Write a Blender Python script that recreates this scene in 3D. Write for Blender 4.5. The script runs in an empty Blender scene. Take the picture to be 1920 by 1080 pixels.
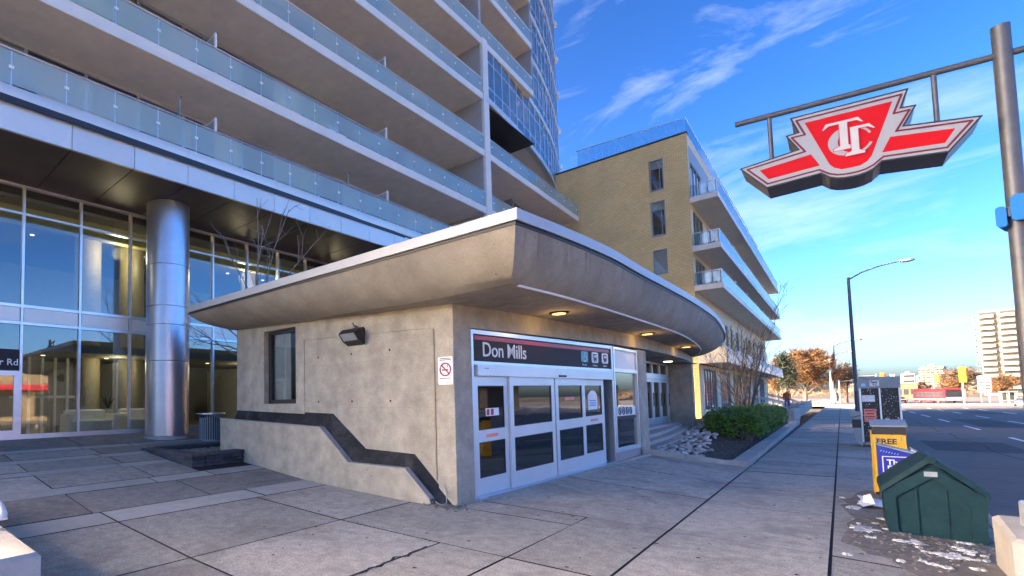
import bpy, bmesh, math, random
from mathutils import Vector, Matrix
R = math.radians
random.seed(7)
SC = bpy.context.scene
COL = SC.collection

# ------------------------------------------------------------------ camera
H = 1.75
F_PX, CX, CY, YAW, PITCH, ROLL = 936.72, 662.55, 700.11, .7723555, .0559819, .0149197
cam = bpy.data.cameras.new('camera')
cam.sensor_fit = 'HORIZONTAL'; cam.sensor_width = 36
cam.lens = 36 * F_PX / 1920
cam.shift_x = (960 - CX) / 1920
cam.shift_y = (CY - 540) / 1920
cam.clip_start = .05; cam.clip_end = 5000
co = bpy.data.objects.new('camera', cam); COL.objects.link(co)
fw = Vector((-math.sin(YAW) * math.cos(PITCH), math.cos(YAW) * math.cos(PITCH), math.sin(PITCH)))
rt = Vector((math.cos(YAW), math.sin(YAW), 0)); dn = fw.cross(rt)
r2 = math.cos(ROLL) * rt + math.sin(ROLL) * dn
d2 = -math.sin(ROLL) * rt + math.cos(ROLL) * dn
M = Matrix((( r2.x, -d2.x, -fw.x, 0), (r2.y, -d2.y, -fw.y, 0), (r2.z, -d2.z, -fw.z, H), (0, 0, 0, 1)))
co.matrix_world = M
SC.camera = co

# ------------------------------------------------------------------ light
SUN_EL, SUN_DIR = R(22), Vector((-.84, -.54))      # the direction the sun stands in
SUN_ROT = math.atan2(SUN_DIR.x, SUN_DIR.y)
w = bpy.data.worlds.new('World'); SC.world = w; w.use_nodes = True
nt = w.node_tree; nt.nodes.clear()
def wn(t, **k):
    n = nt.nodes.new(t)
    for a, b in k.items(): setattr(n, a, b)
    return n
sky = wn('ShaderNodeTexSky', sky_type='NISHITA', sun_disc=False, sun_elevation=SUN_EL, sun_rotation=SUN_ROT, altitude=100, air_density=0.62, dust_density=3.0, ozone_density=1.0)
tc = wn('ShaderNodeTexCoord'); mp = wn('ShaderNodeMapping'); mp.inputs['Scale'].default_value = (1.0, 1.0, 3.6); mp.inputs['Location'].default_value = (5.1, 1.7, .3)
nz = wn('ShaderNodeTexNoise'); nz.inputs['Scale'].default_value = 3.2; nz.inputs['Detail'].default_value = 9; nz.inputs['Roughness'].default_value = .62; nz.inputs['Distortion'].default_value = .5
rp = wn('ShaderNodeValToRGB'); rp.color_ramp.elements[0].position = .52; rp.color_ramp.elements[1].position = .84
rp.color_ramp.elements[1].color = (.42, .42, .42, 1)
hs = wn('ShaderNodeHueSaturation'); hs.inputs['Saturation'].default_value = 1.15; hs.inputs['Hue'].default_value = .502
mx = wn('ShaderNodeMix', data_type='RGBA'); mx.inputs[7].default_value = (5.2, 5.5, 6.0, 1)
bg = wn('ShaderNodeBackground'); bg.inputs['Strength'].default_value = .055
out = wn('ShaderNodeOutputWorld')
L = nt.links.new
L(tc.outputs['Generated'], mp.inputs[0]); L(mp.outputs[0], nz.inputs['Vector']); L(nz.outputs[0], rp.inputs[0])
gm_ = wn('ShaderNodeGamma'); gm_.inputs['Gamma'].default_value = 1.65
L(sky.outputs[0], gm_.inputs[0]); L(gm_.outputs[0], hs.inputs['Color']); L(hs.outputs[0], mx.inputs[6]); L(rp.outputs[0], mx.inputs[0]); L(mx.outputs[2], bg.inputs[0]); L(bg.outputs[0], out.inputs[0])
sl = bpy.data.lights.new('sun', 'SUN'); sl.energy = 2.0; sl.angle = R(.5); sl.color = (1, .86, .68)
so = bpy.data.objects.new('sun', sl); COL.objects.link(so)
sd = Vector((SUN_DIR.x * math.cos(SUN_EL), SUN_DIR.y * math.cos(SUN_EL), math.sin(SUN_EL))).normalized()
so.rotation_euler = sd.to_track_quat('Z', 'Y').to_euler(); so.location = (-40, -40, 60)
SC.view_settings.view_transform = 'Standard'; SC.view_settings.look = 'None'
SC.view_settings.exposure = 2.6; SC.view_settings.gamma = 1.0; SC.view_settings.use_curve_mapping = False
SC.cycles.max_bounces = 8; SC.cycles.transparent_max_bounces = 24
SC.cycles.use_denoising = True

# ------------------------------------------------------------------ materials
def newmat(name):
    m = bpy.data.materials.new(name); m.use_nodes = True
    n = m.node_tree; b = n.nodes['Principled BSDF']
    return m, n, b
def node(n, t, **k):
    x = n.nodes.new(t)
    for a, b in k.items(): setattr(x, a, b)
    return x
def mat(name, col, rough=.6, metal=0, var=.15, scale=6, bump=0, bscale=40, rnd=0, spec=.5, pits=0, streak=0, speck=0, stain=0, stain_col=(.05, .045, .04), stain_scale=.7, coat=0):
    """principled with noise variation, optional bump, per-object tone, pits, vertical streaks, stains"""
    m, n, b = newmat(name)
    b.inputs['Roughness'].default_value = rough; b.inputs['Metallic'].default_value = metal
    b.inputs['Specular IOR Level'].default_value = spec
    if coat: b.inputs['Coat Weight'].default_value = coat
    L = n.links.new
    geo = node(n, 'ShaderNodeNewGeometry')
    t = node(n, 'ShaderNodeTexNoise'); t.inputs['Scale'].default_value = scale; t.inputs['Detail'].default_value = 8; t.inputs['Roughness'].default_value = .65
    L(geo.outputs['Position'], t.inputs['Vector'])
    mr = node(n, 'ShaderNodeMapRange'); mr.inputs[1].default_value = .25; mr.inputs[2].default_value = .75; mr.inputs[3].default_value = 1 - var; mr.inputs[4].default_value = 1 + var
    L(t.outputs[0], mr.inputs[0]); val = mr.outputs[0]
    if rnd:
        oi = node(n, 'ShaderNodeObjectInfo'); m2 = node(n, 'ShaderNodeMapRange'); m2.inputs[3].default_value = 1 - rnd; m2.inputs[4].default_value = 1 + rnd
        L(oi.outputs['Random'], m2.inputs[0]); mu = node(n, 'ShaderNodeMath', operation='MULTIPLY'); L(val, mu.inputs[0]); L(m2.outputs[0], mu.inputs[1]); val = mu.outputs[0]
    if streak:
        mp = node(n, 'ShaderNodeMapping'); mp.inputs['Scale'].default_value = (2.2, 2.2, .3); L(geo.outputs['Position'], mp.inputs[0])
        t2 = node(n, 'ShaderNodeTexNoise'); t2.inputs['Scale'].default_value = 1; t2.inputs['Detail'].default_value = 5; L(mp.outputs[0], t2.inputs['Vector'])
        m3 = node(n, 'ShaderNodeMapRange'); m3.inputs[1].default_value = .35; m3.inputs[2].default_value = .62; m3.inputs[3].default_value = 1 - streak; m3.inputs[4].default_value = 1; L(t2.outputs[0], m3.inputs[0])
        mu = node(n, 'ShaderNodeMath', operation='MULTIPLY'); L(val, mu.inputs[0]); L(m3.outputs[0], mu.inputs[1]); val = mu.outputs[0]
    if speck:
        ts = node(n, 'ShaderNodeTexNoise'); ts.inputs['Scale'].default_value = 60; ts.inputs['Detail'].default_value = 3; L(geo.outputs['Position'], ts.inputs['Vector'])
        m5 = node(n, 'ShaderNodeMapRange'); m5.inputs[1].default_value = .3; m5.inputs[2].default_value = .7; m5.inputs[3].default_value = 1 - speck; m5.inputs[4].default_value = 1 + speck; L(ts.outputs[0], m5.inputs[0])
        mu = node(n, 'ShaderNodeMath', operation='MULTIPLY'); L(val, mu.inputs[0]); L(m5.outputs[0], mu.inputs[1]); val = mu.outputs[0]
    if pits:
        v = node(n, 'ShaderNodeTexVoronoi'); v.inputs['Scale'].default_value = 7; L(geo.outputs['Position'], v.inputs['Vector'])
        tn = node(n, 'ShaderNodeTexNoise'); tn.inputs['Scale'].default_value = 1.3; tn.inputs['Detail'].default_value = 3; L(geo.outputs['Position'], tn.inputs['Vector'])
        th = node(n, 'ShaderNodeMapRange'); th.inputs[1].default_value = .45; th.inputs[2].default_value = .75; th.inputs[3].default_value = .03; th.inputs[4].default_value = .13; L(tn.outputs[0], th.inputs[0])
        lt = node(n, 'ShaderNodeMath', operation='LESS_THAN'); L(v.outputs['Distance'], lt.inputs[0]); L(th.outputs[0], lt.inputs[1])
        mm = node(n, 'ShaderNodeMath', operation='MULTIPLY'); mm.inputs[1].default_value = -pits; L(lt.outputs[0], mm.inputs[0])
        ad = node(n, 'ShaderNodeMath', operation='ADD'); ad.inputs[1].default_value = 1; L(mm.outputs[0], ad.inputs[0])
        mu = node(n, 'ShaderNodeMath', operation='MULTIPLY'); L(val, mu.inputs[0]); L(ad.outputs[0], mu.inputs[1]); val = mu.outputs[0]
    vm = node(n, 'ShaderNodeVectorMath', operation='SCALE'); vm.inputs[0].default_value = col[:3]; L(val, vm.inputs['Scale']); cout = vm.outputs[0]
    if stain:
        t4 = node(n, 'ShaderNodeTexNoise'); t4.inputs['Scale'].default_value = stain_scale; t4.inputs['Detail'].default_value = 10; t4.inputs['Roughness'].default_value = .7; t4.inputs['Distortion'].default_value = .6
        L(geo.outputs['Position'], t4.inputs['Vector'])
        m4 = node(n, 'ShaderNodeMapRange'); m4.inputs[1].default_value = .48; m4.inputs[2].default_value = .72; m4.inputs[3].default_value = 0; m4.inputs[4].default_value = stain; L(t4.outputs[0], m4.inputs[0])
        mi = node(n, 'ShaderNodeMix', data_type='RGBA'); L(m4.outputs[0], mi.inputs[0]); L(cout, mi.inputs[6]); mi.inputs[7].default_value = (*stain_col, 1); cout = mi.outputs[2]
    L(cout, b.inputs['Base Color'])
    if bump:
        tb = node(n, 'ShaderNodeTexNoise'); tb.inputs['Scale'].default_value = bscale; tb.inputs['Detail'].default_value = 6; L(geo.outputs['Position'], tb.inputs['Vector'])
        bp = node(n, 'ShaderNodeBump'); bp.inputs['Strength'].default_value = bump; bp.inputs['Distance'].default_value = .02
        L(tb.outputs[0], bp.inputs['Height']); L(bp.outputs[0], b.inputs['Normal'])
    return m
def glass(name, tint=(.8, .9, .9), refl=1.0, body=None, body_w=0, rough=.0, minr=.06):
    """thin pane: transparent with tint, fresnel gloss, optional milky body"""
    m = bpy.data.materials.new(name); m.use_nodes = True; n = m.node_tree; n.nodes.clear(); L = n.links.new
    tr = node(n, 'ShaderNodeBsdfTransparent'); tr.inputs[0].default_value = (*tint, 1)
    gl = node(n, 'ShaderNodeBsdfGlossy'); gl.inputs['Roughness'].default_value = rough; gl.inputs[0].default_value = (refl, refl, refl, 1)
    base = tr.outputs[0]
    if body:
        df = node(n, 'ShaderNodeBsdfDiffuse'); df.inputs[0].default_value = (*body, 1)
        m0 = node(n, 'ShaderNodeMixShader'); m0.inputs[0].default_value = body_w; L(base, m0.inputs[1]); L(df.outputs[0], m0.inputs[2]); base = m0.outputs[0]
    lw = node(n, 'ShaderNodeLayerWeight'); lw.inputs['Blend'].default_value = .5
    pw = node(n, 'ShaderNodeMath', operation='POWER'); pw.inputs[1].default_value = 4.0; L(lw.outputs['Facing'], pw.inputs[0])
    mr = node(n, 'ShaderNodeMapRange'); mr.inputs[3].default_value = minr; mr.inputs[4].default_value = 1; L(pw.outputs[0], mr.inputs[0])
    mix = node(n, 'ShaderNodeMixShader'); L(mr.outputs[0], mix.inputs[0]); L(base, mix.inputs[1]); L(gl.outputs[0], mix.inputs[2])
    o = node(n, 'ShaderNodeOutputMaterial'); L(mix.outputs[0], o.inputs[0])
    return m
def emit(name, col, s):
    m, n, b = newmat(name); b.inputs['Base Color'].default_value = (*col, 1)
    b.inputs['Emission Color'].default_value = (*col, 1); b.inputs['Emission Strength'].default_value = s
    return m
def brickmat(name, c1, c2, mortar, sx, bw=.2, bh=.065):
    m, n, b = newmat(name); L = n.links.new
    geo = node(n, 'ShaderNodeNewGeometry'); sp = node(n, 'ShaderNodeSeparateXYZ'); L(geo.outputs['Position'], sp.inputs[0])
    ad = node(n, 'ShaderNodeMath', operation='ADD'); L(sp.outputs[0], ad.inputs[0]); L(sp.outputs[1], ad.inputs[1])
    cb = node(n, 'ShaderNodeCombineXYZ'); L(ad.outputs[0], cb.inputs[0]); L(sp.outputs[2], cb.inputs[1])
    br = node(n, 'ShaderNodeTexBrick'); br.inputs['Scale'].default_value = sx; br.inputs['Brick Width'].default_value = bw * 2; br.inputs['Row Height'].default_value = bh * 2
    br.inputs['Mortar Size'].default_value = .022; br.inputs[1].default_value = (*c1, 1); br.inputs[2].default_value = (*c2, 1); br.inputs[3].default_value = (*mortar, 1); br.inputs['Bias'].default_value = -.2
    L(cb.outputs[0], br.inputs[0])
    nz = node(n, 'ShaderNodeTexNoise'); nz.inputs['Scale'].default_value = .6; nz.inputs['Detail'].default_value = 7; L(geo.outputs['Position'], nz.inputs[0])
    mr = node(n, 'ShaderNodeMapRange'); mr.inputs[3].default_value = .75; mr.inputs[4].default_value = 1.25; L(nz.outputs[0], mr.inputs[0])
    vm = node(n, 'ShaderNodeVectorMath', operation='SCALE'); L(br.outputs[0], vm.inputs[0]); L(mr.outputs[0], vm.inputs['Scale']); L(vm.outputs[0], b.inputs['Base Color'])
    bp = node(n, 'ShaderNodeBump'); bp.inputs['Strength'].default_value = .5; bp.inputs['Distance'].default_value = .02; L(br.outputs['Fac'], bp.inputs['Height']); bp.invert = True; L(bp.outputs[0], b.inputs['Normal'])
    b.inputs['Roughness'].default_value = .85
    return m
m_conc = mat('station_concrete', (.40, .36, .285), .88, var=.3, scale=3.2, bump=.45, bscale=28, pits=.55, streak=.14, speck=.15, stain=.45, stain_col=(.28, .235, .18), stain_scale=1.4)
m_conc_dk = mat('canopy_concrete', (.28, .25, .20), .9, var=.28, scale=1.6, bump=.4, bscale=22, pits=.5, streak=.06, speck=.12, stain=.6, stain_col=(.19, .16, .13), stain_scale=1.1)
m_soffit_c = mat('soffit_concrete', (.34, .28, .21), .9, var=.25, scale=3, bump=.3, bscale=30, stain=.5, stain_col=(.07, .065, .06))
m_pave = mat('paving_concrete', (.37, .34, .29), .88, var=.3, scale=7, bump=.4, bscale=90, rnd=.16, stain=.8, stain_col=(.17, .15, .135), stain_scale=.8, speck=.35)
m_pave_dk = mat('paving_dark', (.24, .215, .185), .88, var=.3, scale=7, bump=.3, bscale=80, rnd=.2, speck=.3, stain=.6, stain_col=(.09, .085, .085))
m_pave_lt = mat('paving_light', (.42, .395, .36), .85, var=.15, scale=5, bump=.25, bscale=70, rnd=.1, stain=.35, stain_col=(.2, .19, .18))
m_joint = mat('joint_filler', (.018, .016, .015), .95, var=.3)
m_asph = mat('asphalt', (.115, .105, .095), .8, var=.25, scale=3, bump=.35, bscale=120, stain=.45, stain_col=(.15, .14, .13), stain_scale=.25)
m_earth = mat('earth', (.05, .042, .032), .95, var=.4, scale=4, bump=.6, bscale=30)
m_kerb = mat('kerb_concrete', (.38, .36, .33), .85, var=.2, scale=4, bump=.25, bscale=50, rnd=.08, stain=.35, stain_col=(.2, .18, .16))
m_paint = mat('road_paint', (.75, .75, .72), .6, var=.25, scale=14)
m_dirt = mat('verge_dirt', (.17, .15, .125), .9, var=.45, scale=7, bump=.6, bscale=45, stain=.6, stain_col=(.30, .29, .28), stain_scale=2.3)
m_snow = mat('old_snow', (.50, .51, .52), .6, var=.3, scale=18, bump=.9, bscale=40, stain=.4, stain_col=(.3, .3, .3), stain_scale=9)
m_alu = mat('brushed_aluminium', (.60, .63, .68), .38, .75, var=.06, scale=3)
m_alu_w = mat('door_aluminium', (.62, .65, .68), .35, .25, var=.05, scale=3)
m_band = mat('coping_metal', (.40, .42, .44), .5, .15, var=.05, scale=2)
m_panel = mat('fascia_metal', (.62, .59, .54), .42, .35, var=.05, scale=1.2, rnd=.05)
m_slab = mat('balcony_concrete', (.78, .69, .58), .85, var=.1, scale=2, bump=.15, bscale=60, streak=.05)
m_slabw = mat('slab_edge_paint', (.70, .67, .60), .55, var=.06, scale=2, streak=.06)
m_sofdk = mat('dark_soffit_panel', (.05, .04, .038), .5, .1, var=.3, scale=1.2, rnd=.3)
m_col = mat('column_metal', (.40, .43, .50), .33, .8, var=.08, scale=2)
m_wallgrey = mat('grey_render', (.34, .34, .35), .8, var=.1, scale=3)
m_black = mat('black_paint', (.018, .018, .02), .5, var=.2)
m_dark = mat('dark_interior', (.035, .035, .038), .8, var=.2)
m_bitu = mat('bituminous_flashing', (.016, .017, .02), .7, var=.5, scale=5, bump=.5, bscale=12, stain=.8, stain_col=(.07, .07, .072), stain_scale=2.2, spec=.2)
m_balu = glass('balustrade_glass', (.58, .72, .72), .6, (.58, .74, .70), .42, minr=.06)
m_balu_y = glass('clear_balustrade_glass', (.72, .82, .83), .9, (.4, .5, .52), .12, minr=.08)
m_terr = glass('terrace_glass', (.80, .90, .92), .6, (.4, .55, .57), .06, minr=.04)
m_frost = glass('frosted_glass', (.6, .66, .66), .5, (.45, .5, .5), .7, .3)
m_curt = glass('curtain_wall_glass', (.74, .77, .74), .62, minr=.13)
m_door_gl = glass('door_glass', (.55, .58, .6), .9, minr=.10)
m_win = glass('window_glass', (.92, .94, .93), .7, minr=.10)
m_bay = glass('bay_glass', (.38, .44, .46), .62, (.22, .27, .28), .5, minr=.2)
m_spand = mat('spandrel_glass', (.34, .36, .40), .15, .55, var=.04, rnd=.08)
m_brick = brickmat('yellow_brick', (.85, .63, .29), (.76, .53, .22), (.52, .38, .19), 1.45)
m_ybeam = mat('cream_stone', (.74, .60, .40), .85, var=.12, scale=3)
m_green = mat('green_plastic', (.005, .029, .038), .6, var=.3, scale=7, bump=.2, bscale=18, stain=.35, stain_col=(.02, .055, .058), stain_scale=4, spec=.2)
m_yel = mat('yellow_plastic', (.75, .42, .02), .4, var=.1, scale=9, stain=.2, stain_col=(.3, .2, .05), stain_scale=4)
m_blue = mat('blue_enamel', (.02, .03, .32), .3, var=.15, scale=5)
m_white = mat('white_paint', (.78, .78, .77), .5, var=.06, scale=6)
m_greyp = mat('grey_paint', (.26, .29, .31), .5, var=.15, scale=8)
m_polegr = mat('galvanised_steel', (.10, .105, .12), .5, .4, var=.2, scale=9)
m_red = mat('red_sign_face', (.42, .003, .008), .6, var=.08, spec=.2)
m_signlet = mat('sign_letter_silver', (.40, .41, .42), .5, var=.05)
m_signdkr = mat('sign_dark_red', (.12, .006, .012), .4)
m_signgrey = mat('silver_sign_face', (.30, .31, .32), .4, .15, var=.05)
m_signblack = mat('sign_charcoal', (.035, .026, .03), .6, var=.1, spec=.25)
m_signred = mat('sign_crimson', (.42, .02, .05), .4, var=.05)
m_teal = mat('sign_teal', (.05, .32, .42), .4, var=.05)
m_bluesign = mat('sign_blue', (.01, .16, .52), .4, var=.05)
m_cyan = mat('sign_light_blue', (.25, .65, .95), .4, var=.05)
m_bark = mat('bark', (.11, .085, .068), .9, var=.35, scale=20)
m_barkg = mat('grey_bark', (.20, .17, .15), .9, var=.3, scale=20)
m_twig_o = mat('orange_twigs', (.125, .064, .024), .85, var=.4, scale=1.2, rnd=.15)
m_twig_b = mat('brown_twigs', (.10, .063, .042), .85, var=.35, scale=1.0, rnd=.2)
m_leafdk = mat('evergreen_needles', (.02, .03, .016), .8, var=.5, scale=3)
m_leaf = mat('boxwood_leaves', (.095, .20, .03), .55, var=.55, scale=6)
m_leafw = mat('dry_leaves', (.27, .17, .08), .85, var=.5, scale=10)
m_stone1 = mat('river_stone', (.46, .44, .41), .75, var=.55, scale=4, rnd=.5)
m_stone2 = mat('dark_ledge_stone', (.055, .055, .065), .8, var=.4, scale=9, bump=.6, bscale=25, rnd=.35)
m_grav = mat('pea_gravel', (.36, .31, .26), .85, var=.35, scale=30, rnd=.4)
m_apt = mat('apartment_concrete', (.22, .18, .13), .8, var=.08, scale=.5)
m_aptw = mat('apartment_white', (.30, .265, .21), .75, var=.06, scale=.5)
m_bwn = mat('brown_brick', (.17, .10, .06), .85, var=.15, scale=1)
m_far = mat('far_concrete', (.20, .20, .21), .8, var=.1, scale=.1)
m_farglass = mat('far_window', (.03, .034, .042), .45, var=.2, scale=.5, spec=.15)
m_lamp = emit('warm_lamp', (1, .62, .16), .5)
m_lampw = emit('lobby_lamp', (1, .86, .55), .8)
m_rubber = mat('tyre_rubber', (.02, .02, .02), .8)
m_busred = mat('bus_red', (.17, .006, .012), .5, var=.06)
m_car = mat('silver_car_paint', (.25, .27, .31), .25, .5, coat=.6)
m_cardk = mat('dark_car_paint', (.03, .035, .045), .2, .3, coat=.6)
m_skin = mat('skin', (.45, .28, .2), .6)
m_orange = mat('orange_fabric', (.55, .13, .03), .8)
m_denim = mat('blue_fabric', (.06, .09, .22), .85)
m_curts = [mat('curtain_olive', (.62, .60, .28), .9, rnd=.2), mat('curtain_beige', (.78, .70, .56), .9, rnd=.2), mat('curtain_grey', (.42, .42, .40), .9, rnd=.2), m_dark, mat('louvre_brown', (.55, .48, .40), .7)]
m_olive = mat('lobby_bulkhead', (.42, .38, .16), .8, var=.08)
m_lobby = mat('lobby_wall', (.20, .20, .185), .8, var=.1)
m_lobw = mat('lobby_white', (.6, .6, .58), .7)
m_lobcol = mat('lobby_column', (.34, .30, .20), .7)
m_sticker = mat('orange_sticker', (.8, .25, .18), .5, var=.15, scale=30)
m_paper = mat('white_paper', (.78, .79, .8), .8, var=.1, scale=20)

# ------------------------------------------------------------------ mesh helpers
class MB:
    def __init__(s, T=None): s.v = []; s.f = []; s.T = T
    def add(s, vs, fs):
        o = len(s.v); s.v += [tuple(s.T(*v)) if s.T else tuple(v) for v in vs]; s.f += [tuple(i + o for i in f) for f in fs]; return s
    def box(s, x0, x1, y0, y1, z0, z1):
        return s.add([(x0, y0, z0), (x1, y0, z0), (x1, y1, z0), (x0, y1, z0), (x0, y0, z1), (x1, y0, z1), (x1, y1, z1), (x0, y1, z1)],
                     [(3, 2, 1, 0), (4, 5, 6, 7), (0, 1, 5, 4), (1, 2, 6, 5), (2, 3, 7, 6), (3, 0, 4, 7)])
    def cbox(s, x0, x1, y0, y1, z0, z1, c=.01):      # chamfered top edges
        return s.add([(x0, y0, z0), (x1, y0, z0), (x1, y1, z0), (x0, y1, z0), (x0, y0, z1 - c), (x1, y0, z1 - c), (x1, y1, z1 - c), (x0, y1, z1 - c),
                      (x0 + c, y0 + c, z1), (x1 - c, y0 + c, z1), (x1 - c, y1 - c, z1), (x0 + c, y1 - c, z1)],
                     [(3, 2, 1, 0), (0, 1, 5, 4), (1, 2, 6, 5), (2, 3, 7, 6), (3, 0, 4, 7), (4, 5, 9, 8), (5, 6, 10, 9), (6, 7, 11, 10), (7, 4, 8, 11), (8, 9, 10, 11)])
    def prism(s, pts, ax, a0, a1):                   # polygon pts extruded along ax ('x','y','z'); pts in the other two axes in order
        def P(p, a): return {'x': (a, p[0], p[1]), 'y': (p[0], a, p[1]), 'z': (p[0], p[1], a)}[ax]
        n = len(pts)
        return s.add([P(p, a0) for p in pts] + [P(p, a1) for p in pts], [tuple(range(n - 1, -1, -1)), tuple(range(n, 2 * n))] + [(i, (i + 1) % n, n + (i + 1) % n, n + i) for i in range(n)])
    def tube(s, pts, rs, n=8, cap=True):
        pts = [Vector(p) for p in pts]
        if not isinstance(rs, (list, tuple)): rs = [rs] * len(pts)
        vs = []; fs = []
        for i, p in enumerate(pts):
            d = (pts[min(i + 1, len(pts) - 1)] - pts[max(i - 1, 0)]).normalized()
            a = d.orthogonal().normalized() if abs(d.z) > .9 else d.cross(Vector((0, 0, 1))).normalized(); b = d.cross(a)
            for k in range(n):
                t = 2 * math.pi * k / n; vs.append(p + (a * math.cos(t) + b * math.sin(t)) * rs[i])
        for i in range(len(pts) - 1):
            for k in range(n): fs.append((i * n + k, i * n + (k + 1) % n, (i + 1) * n + (k + 1) % n, (i + 1) * n + k))
        if cap: fs.append(tuple(range(n - 1, -1, -1))); fs.append(tuple((len(pts) - 1) * n + k for k in range(n)))
        return s.add(vs, fs)
    def lathe(s, prof, c, n=24):
        vs = [(c[0] + r * math.cos(2 * math.pi * k / n), c[1] + r * math.sin(2 * math.pi * k / n), c[2] + z) for r, z in prof for k in range(n)]
        fs = [(i * n + k, i * n + (k + 1) % n, (i + 1) * n + (k + 1) % n, (i + 1) * n + k) for i in range(len(prof) - 1) for k in range(n)]
        fs.append(tuple(range(n - 1, -1, -1))); fs.append(tuple((len(prof) - 1) * n + k for k in range(n)))
        return s.add(vs, fs)
    def blob(s, c, r, seed=0, n=7, k=5):             # stone-like lump
        rr = random.Random(seed); vs = []; fs = []
        for i in range(k + 1):
            th = math.pi * i / k
            for j in range(n):
                ph = 2 * math.pi * j / n; q = 1 + rr.uniform(-.14, .14)
                vs.append((c[0] + r[0] * q * math.sin(th) * math.cos(ph), c[1] + r[1] * q * math.sin(th) * math.sin(ph), c[2] + r[2] * q * math.cos(th)))
        for i in range(k):
            for j in range(n): fs.append((i * n + j, (i + 1) * n + j, (i + 1) * n + (j + 1) % n, i * n + (j + 1) % n))
        return s.add(vs, fs)
    def sheet(s, rows):                              # grid of points -> quads
        n = len(rows[0]); return s.add([p for r in rows for p in r], [(i * n + j, i * n + j + 1, (i + 1) * n + j + 1, (i + 1) * n + j) for i in range(len(rows) - 1) for j in range(n - 1)])
    def mesh(s, name, smooth=False):
        me = bpy.data.meshes.new(name); me.from_pydata(s.v, [], s.f)
        if len(s.f) > 1 and name not in ('glass_panels', 'bay_panes'):
            bm = bmesh.new(); bm.from_mesh(me); bmesh.ops.recalc_face_normals(bm, faces=bm.faces); bm.to_mesh(me); bm.free()
        if smooth:
            me.polygons.foreach_set('use_smooth', [True] * len(me.polygons))
            try: me.set_sharp_from_angle(angle=R(40))
            except Exception: pass
        return me
    def build(s, name, m, parent=None, smooth=False, label=None, kind=None):
        me = s.mesh(name, smooth); me.materials.append(m)
        if getattr(s, 'nt', None):                # grimy joint faces of a paving slab
            me.materials.append(m_joint)
            for p in me.polygons:
                if p.index >= s.nt: p.material_index = 1
        return link(name, me, parent, label, kind)
def link(name, me, parent=None, label=None, kind=None):
    o = bpy.data.objects.new(name, me); COL.objects.link(o)
    if parent is not None:
        o.parent = parent
        if parent.get('_root'): o.location = -parent.location     # children keep world coordinates
    if label: o['label'] = label
    if kind: o['kind'] = kind
    return o
def thing(name, label, cat, loc=(0, 0, 0), group=None):
    o = bpy.data.objects.new(name, None); COL.objects.link(o); o.location = loc; o.empty_display_size = .1
    o['label'] = label; o['category'] = cat; o['_root'] = 1
    if group: o['group'] = group
    return o
def tag(o, label, cat, group=None):
    o['label'] = label; o['category'] = cat
    if group: o['group'] = group
    return o
def struct(name, mb, m): return mb.build(name, m, kind='structure')
def copy_thing(root, loc, label):
    r = root.copy(); COL.objects.link(r); r.location = loc; r['label'] = label
    for ch in root.children:
        c = ch.copy(); COL.objects.link(c); c.parent = r
        for g in ch.children:
            d = g.copy(); COL.objects.link(d); d.parent = c
    return r
def text_mesh(s, size, T, depth=.004, bold=0, align='LEFT', sx=1, spacing=1):
    """letters as real raised shapes; T maps (across, up, out) to world"""
    cu = bpy.data.curves.new('lettering', 'FONT'); cu.body = s; cu.size = size; cu.offset = bold; cu.align_x = align; cu.extrude = depth / 2; cu.space_character = spacing; cu.resolution_u = 3
    ob = bpy.data.objects.new('lettering', cu); COL.objects.link(ob)
    dg = bpy.context.evaluated_depsgraph_get(); me = bpy.data.meshes.new_from_object(ob.evaluated_get(dg))
    bpy.data.objects.remove(ob)
    for v in me.vertices:
        v.co = Vector(T(v.co.x * sx, v.co.y, v.co.z + depth / 2))
    return me
def text(name, s, size, T, m, parent, **k):
    me = text_mesh(s, size, T, **k); me.materials.clear(); me.materials.append(m); return link(name, me, parent)
def interp(x, xs, ys):
    if x <= xs[0]: return ys[0]
    for i in range(len(xs) - 1):
        if x <= xs[i + 1]: return ys[i] + (ys[i + 1] - ys[i]) * (x - xs[i]) / (xs[i + 1] - xs[i])
    return ys[-1]

# ------------------------------------------------------------------ ground shape
AY = [7.1, 8.69, 10.68, 12.69, 14.73, 18.02, 21.2, 24.4, 26]
AX = [-4.6, -4.33, -4.11, -3.88, -3.76, -3.79, -3.98, -4.28, -4.48]
def arc(y): return interp(y, AY, AX)
def zf(y): return interp(y, [7.1, 8.6, 10.1, 12.25, 14.2, 24, 40], [.0, .10, .17, .25, .32, .59, .66])
def zl(x): return interp(-x, [5, 8, 11.5, 16.2, 30], [0, .10, .42, .86, .9])
def gz(x, y):
    if x >= -1.7: return -max(0, x + .17) * .04
    if y <= 7.1: return zl(x)
    return min(1, (-1.7 - x) / (-1.7 - arc(y))) * zf(y) if x > arc(y) - .2 else max(zl(x), zf(y))

# ================================================================== SETTING
g = MB(); g.box(-900, 900, -120, 2500, -1.2, -.62)
struct('ground', g, m_earth)
rd = MB(); rd.sheet([[(1.5, y, -.2), (30, y, -.2)] for y in (-40, 20, 60, 112)]); road = struct('road', rd, m_asph)
cr = MB(); cr.sheet([[(x, 112, -.2), (x, 330, -.2)] for x in (-120, -20, 40, 200)]); struct('cross_street', cr, m_asph)
gy = MB(); gy.sheet([[(30, y, -.15), (160, y, -.15)] for y in (-40, 60, 112)]); struct('far_pavement', gy, m_pave)
mk = [(5.05, a, b) for a, b in ((20.0, 24.2), (30.6, 34.8), (41.2, 45.8), (51.4, 56.6), (61.7, 67.9), (72.6, 78.5), (83, 88.5), (94, 99))] + \
     [(7.85, a, b) for a, b in ((39.2, 43.4), (49.7, 54.2), (60.3, 65.2), (72.6, 77), (83.5, 88), (94, 98))] + [(10.9, a, b) for a, b in ((60, 65), (72, 77), (84, 89), (95, 99))]
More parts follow.
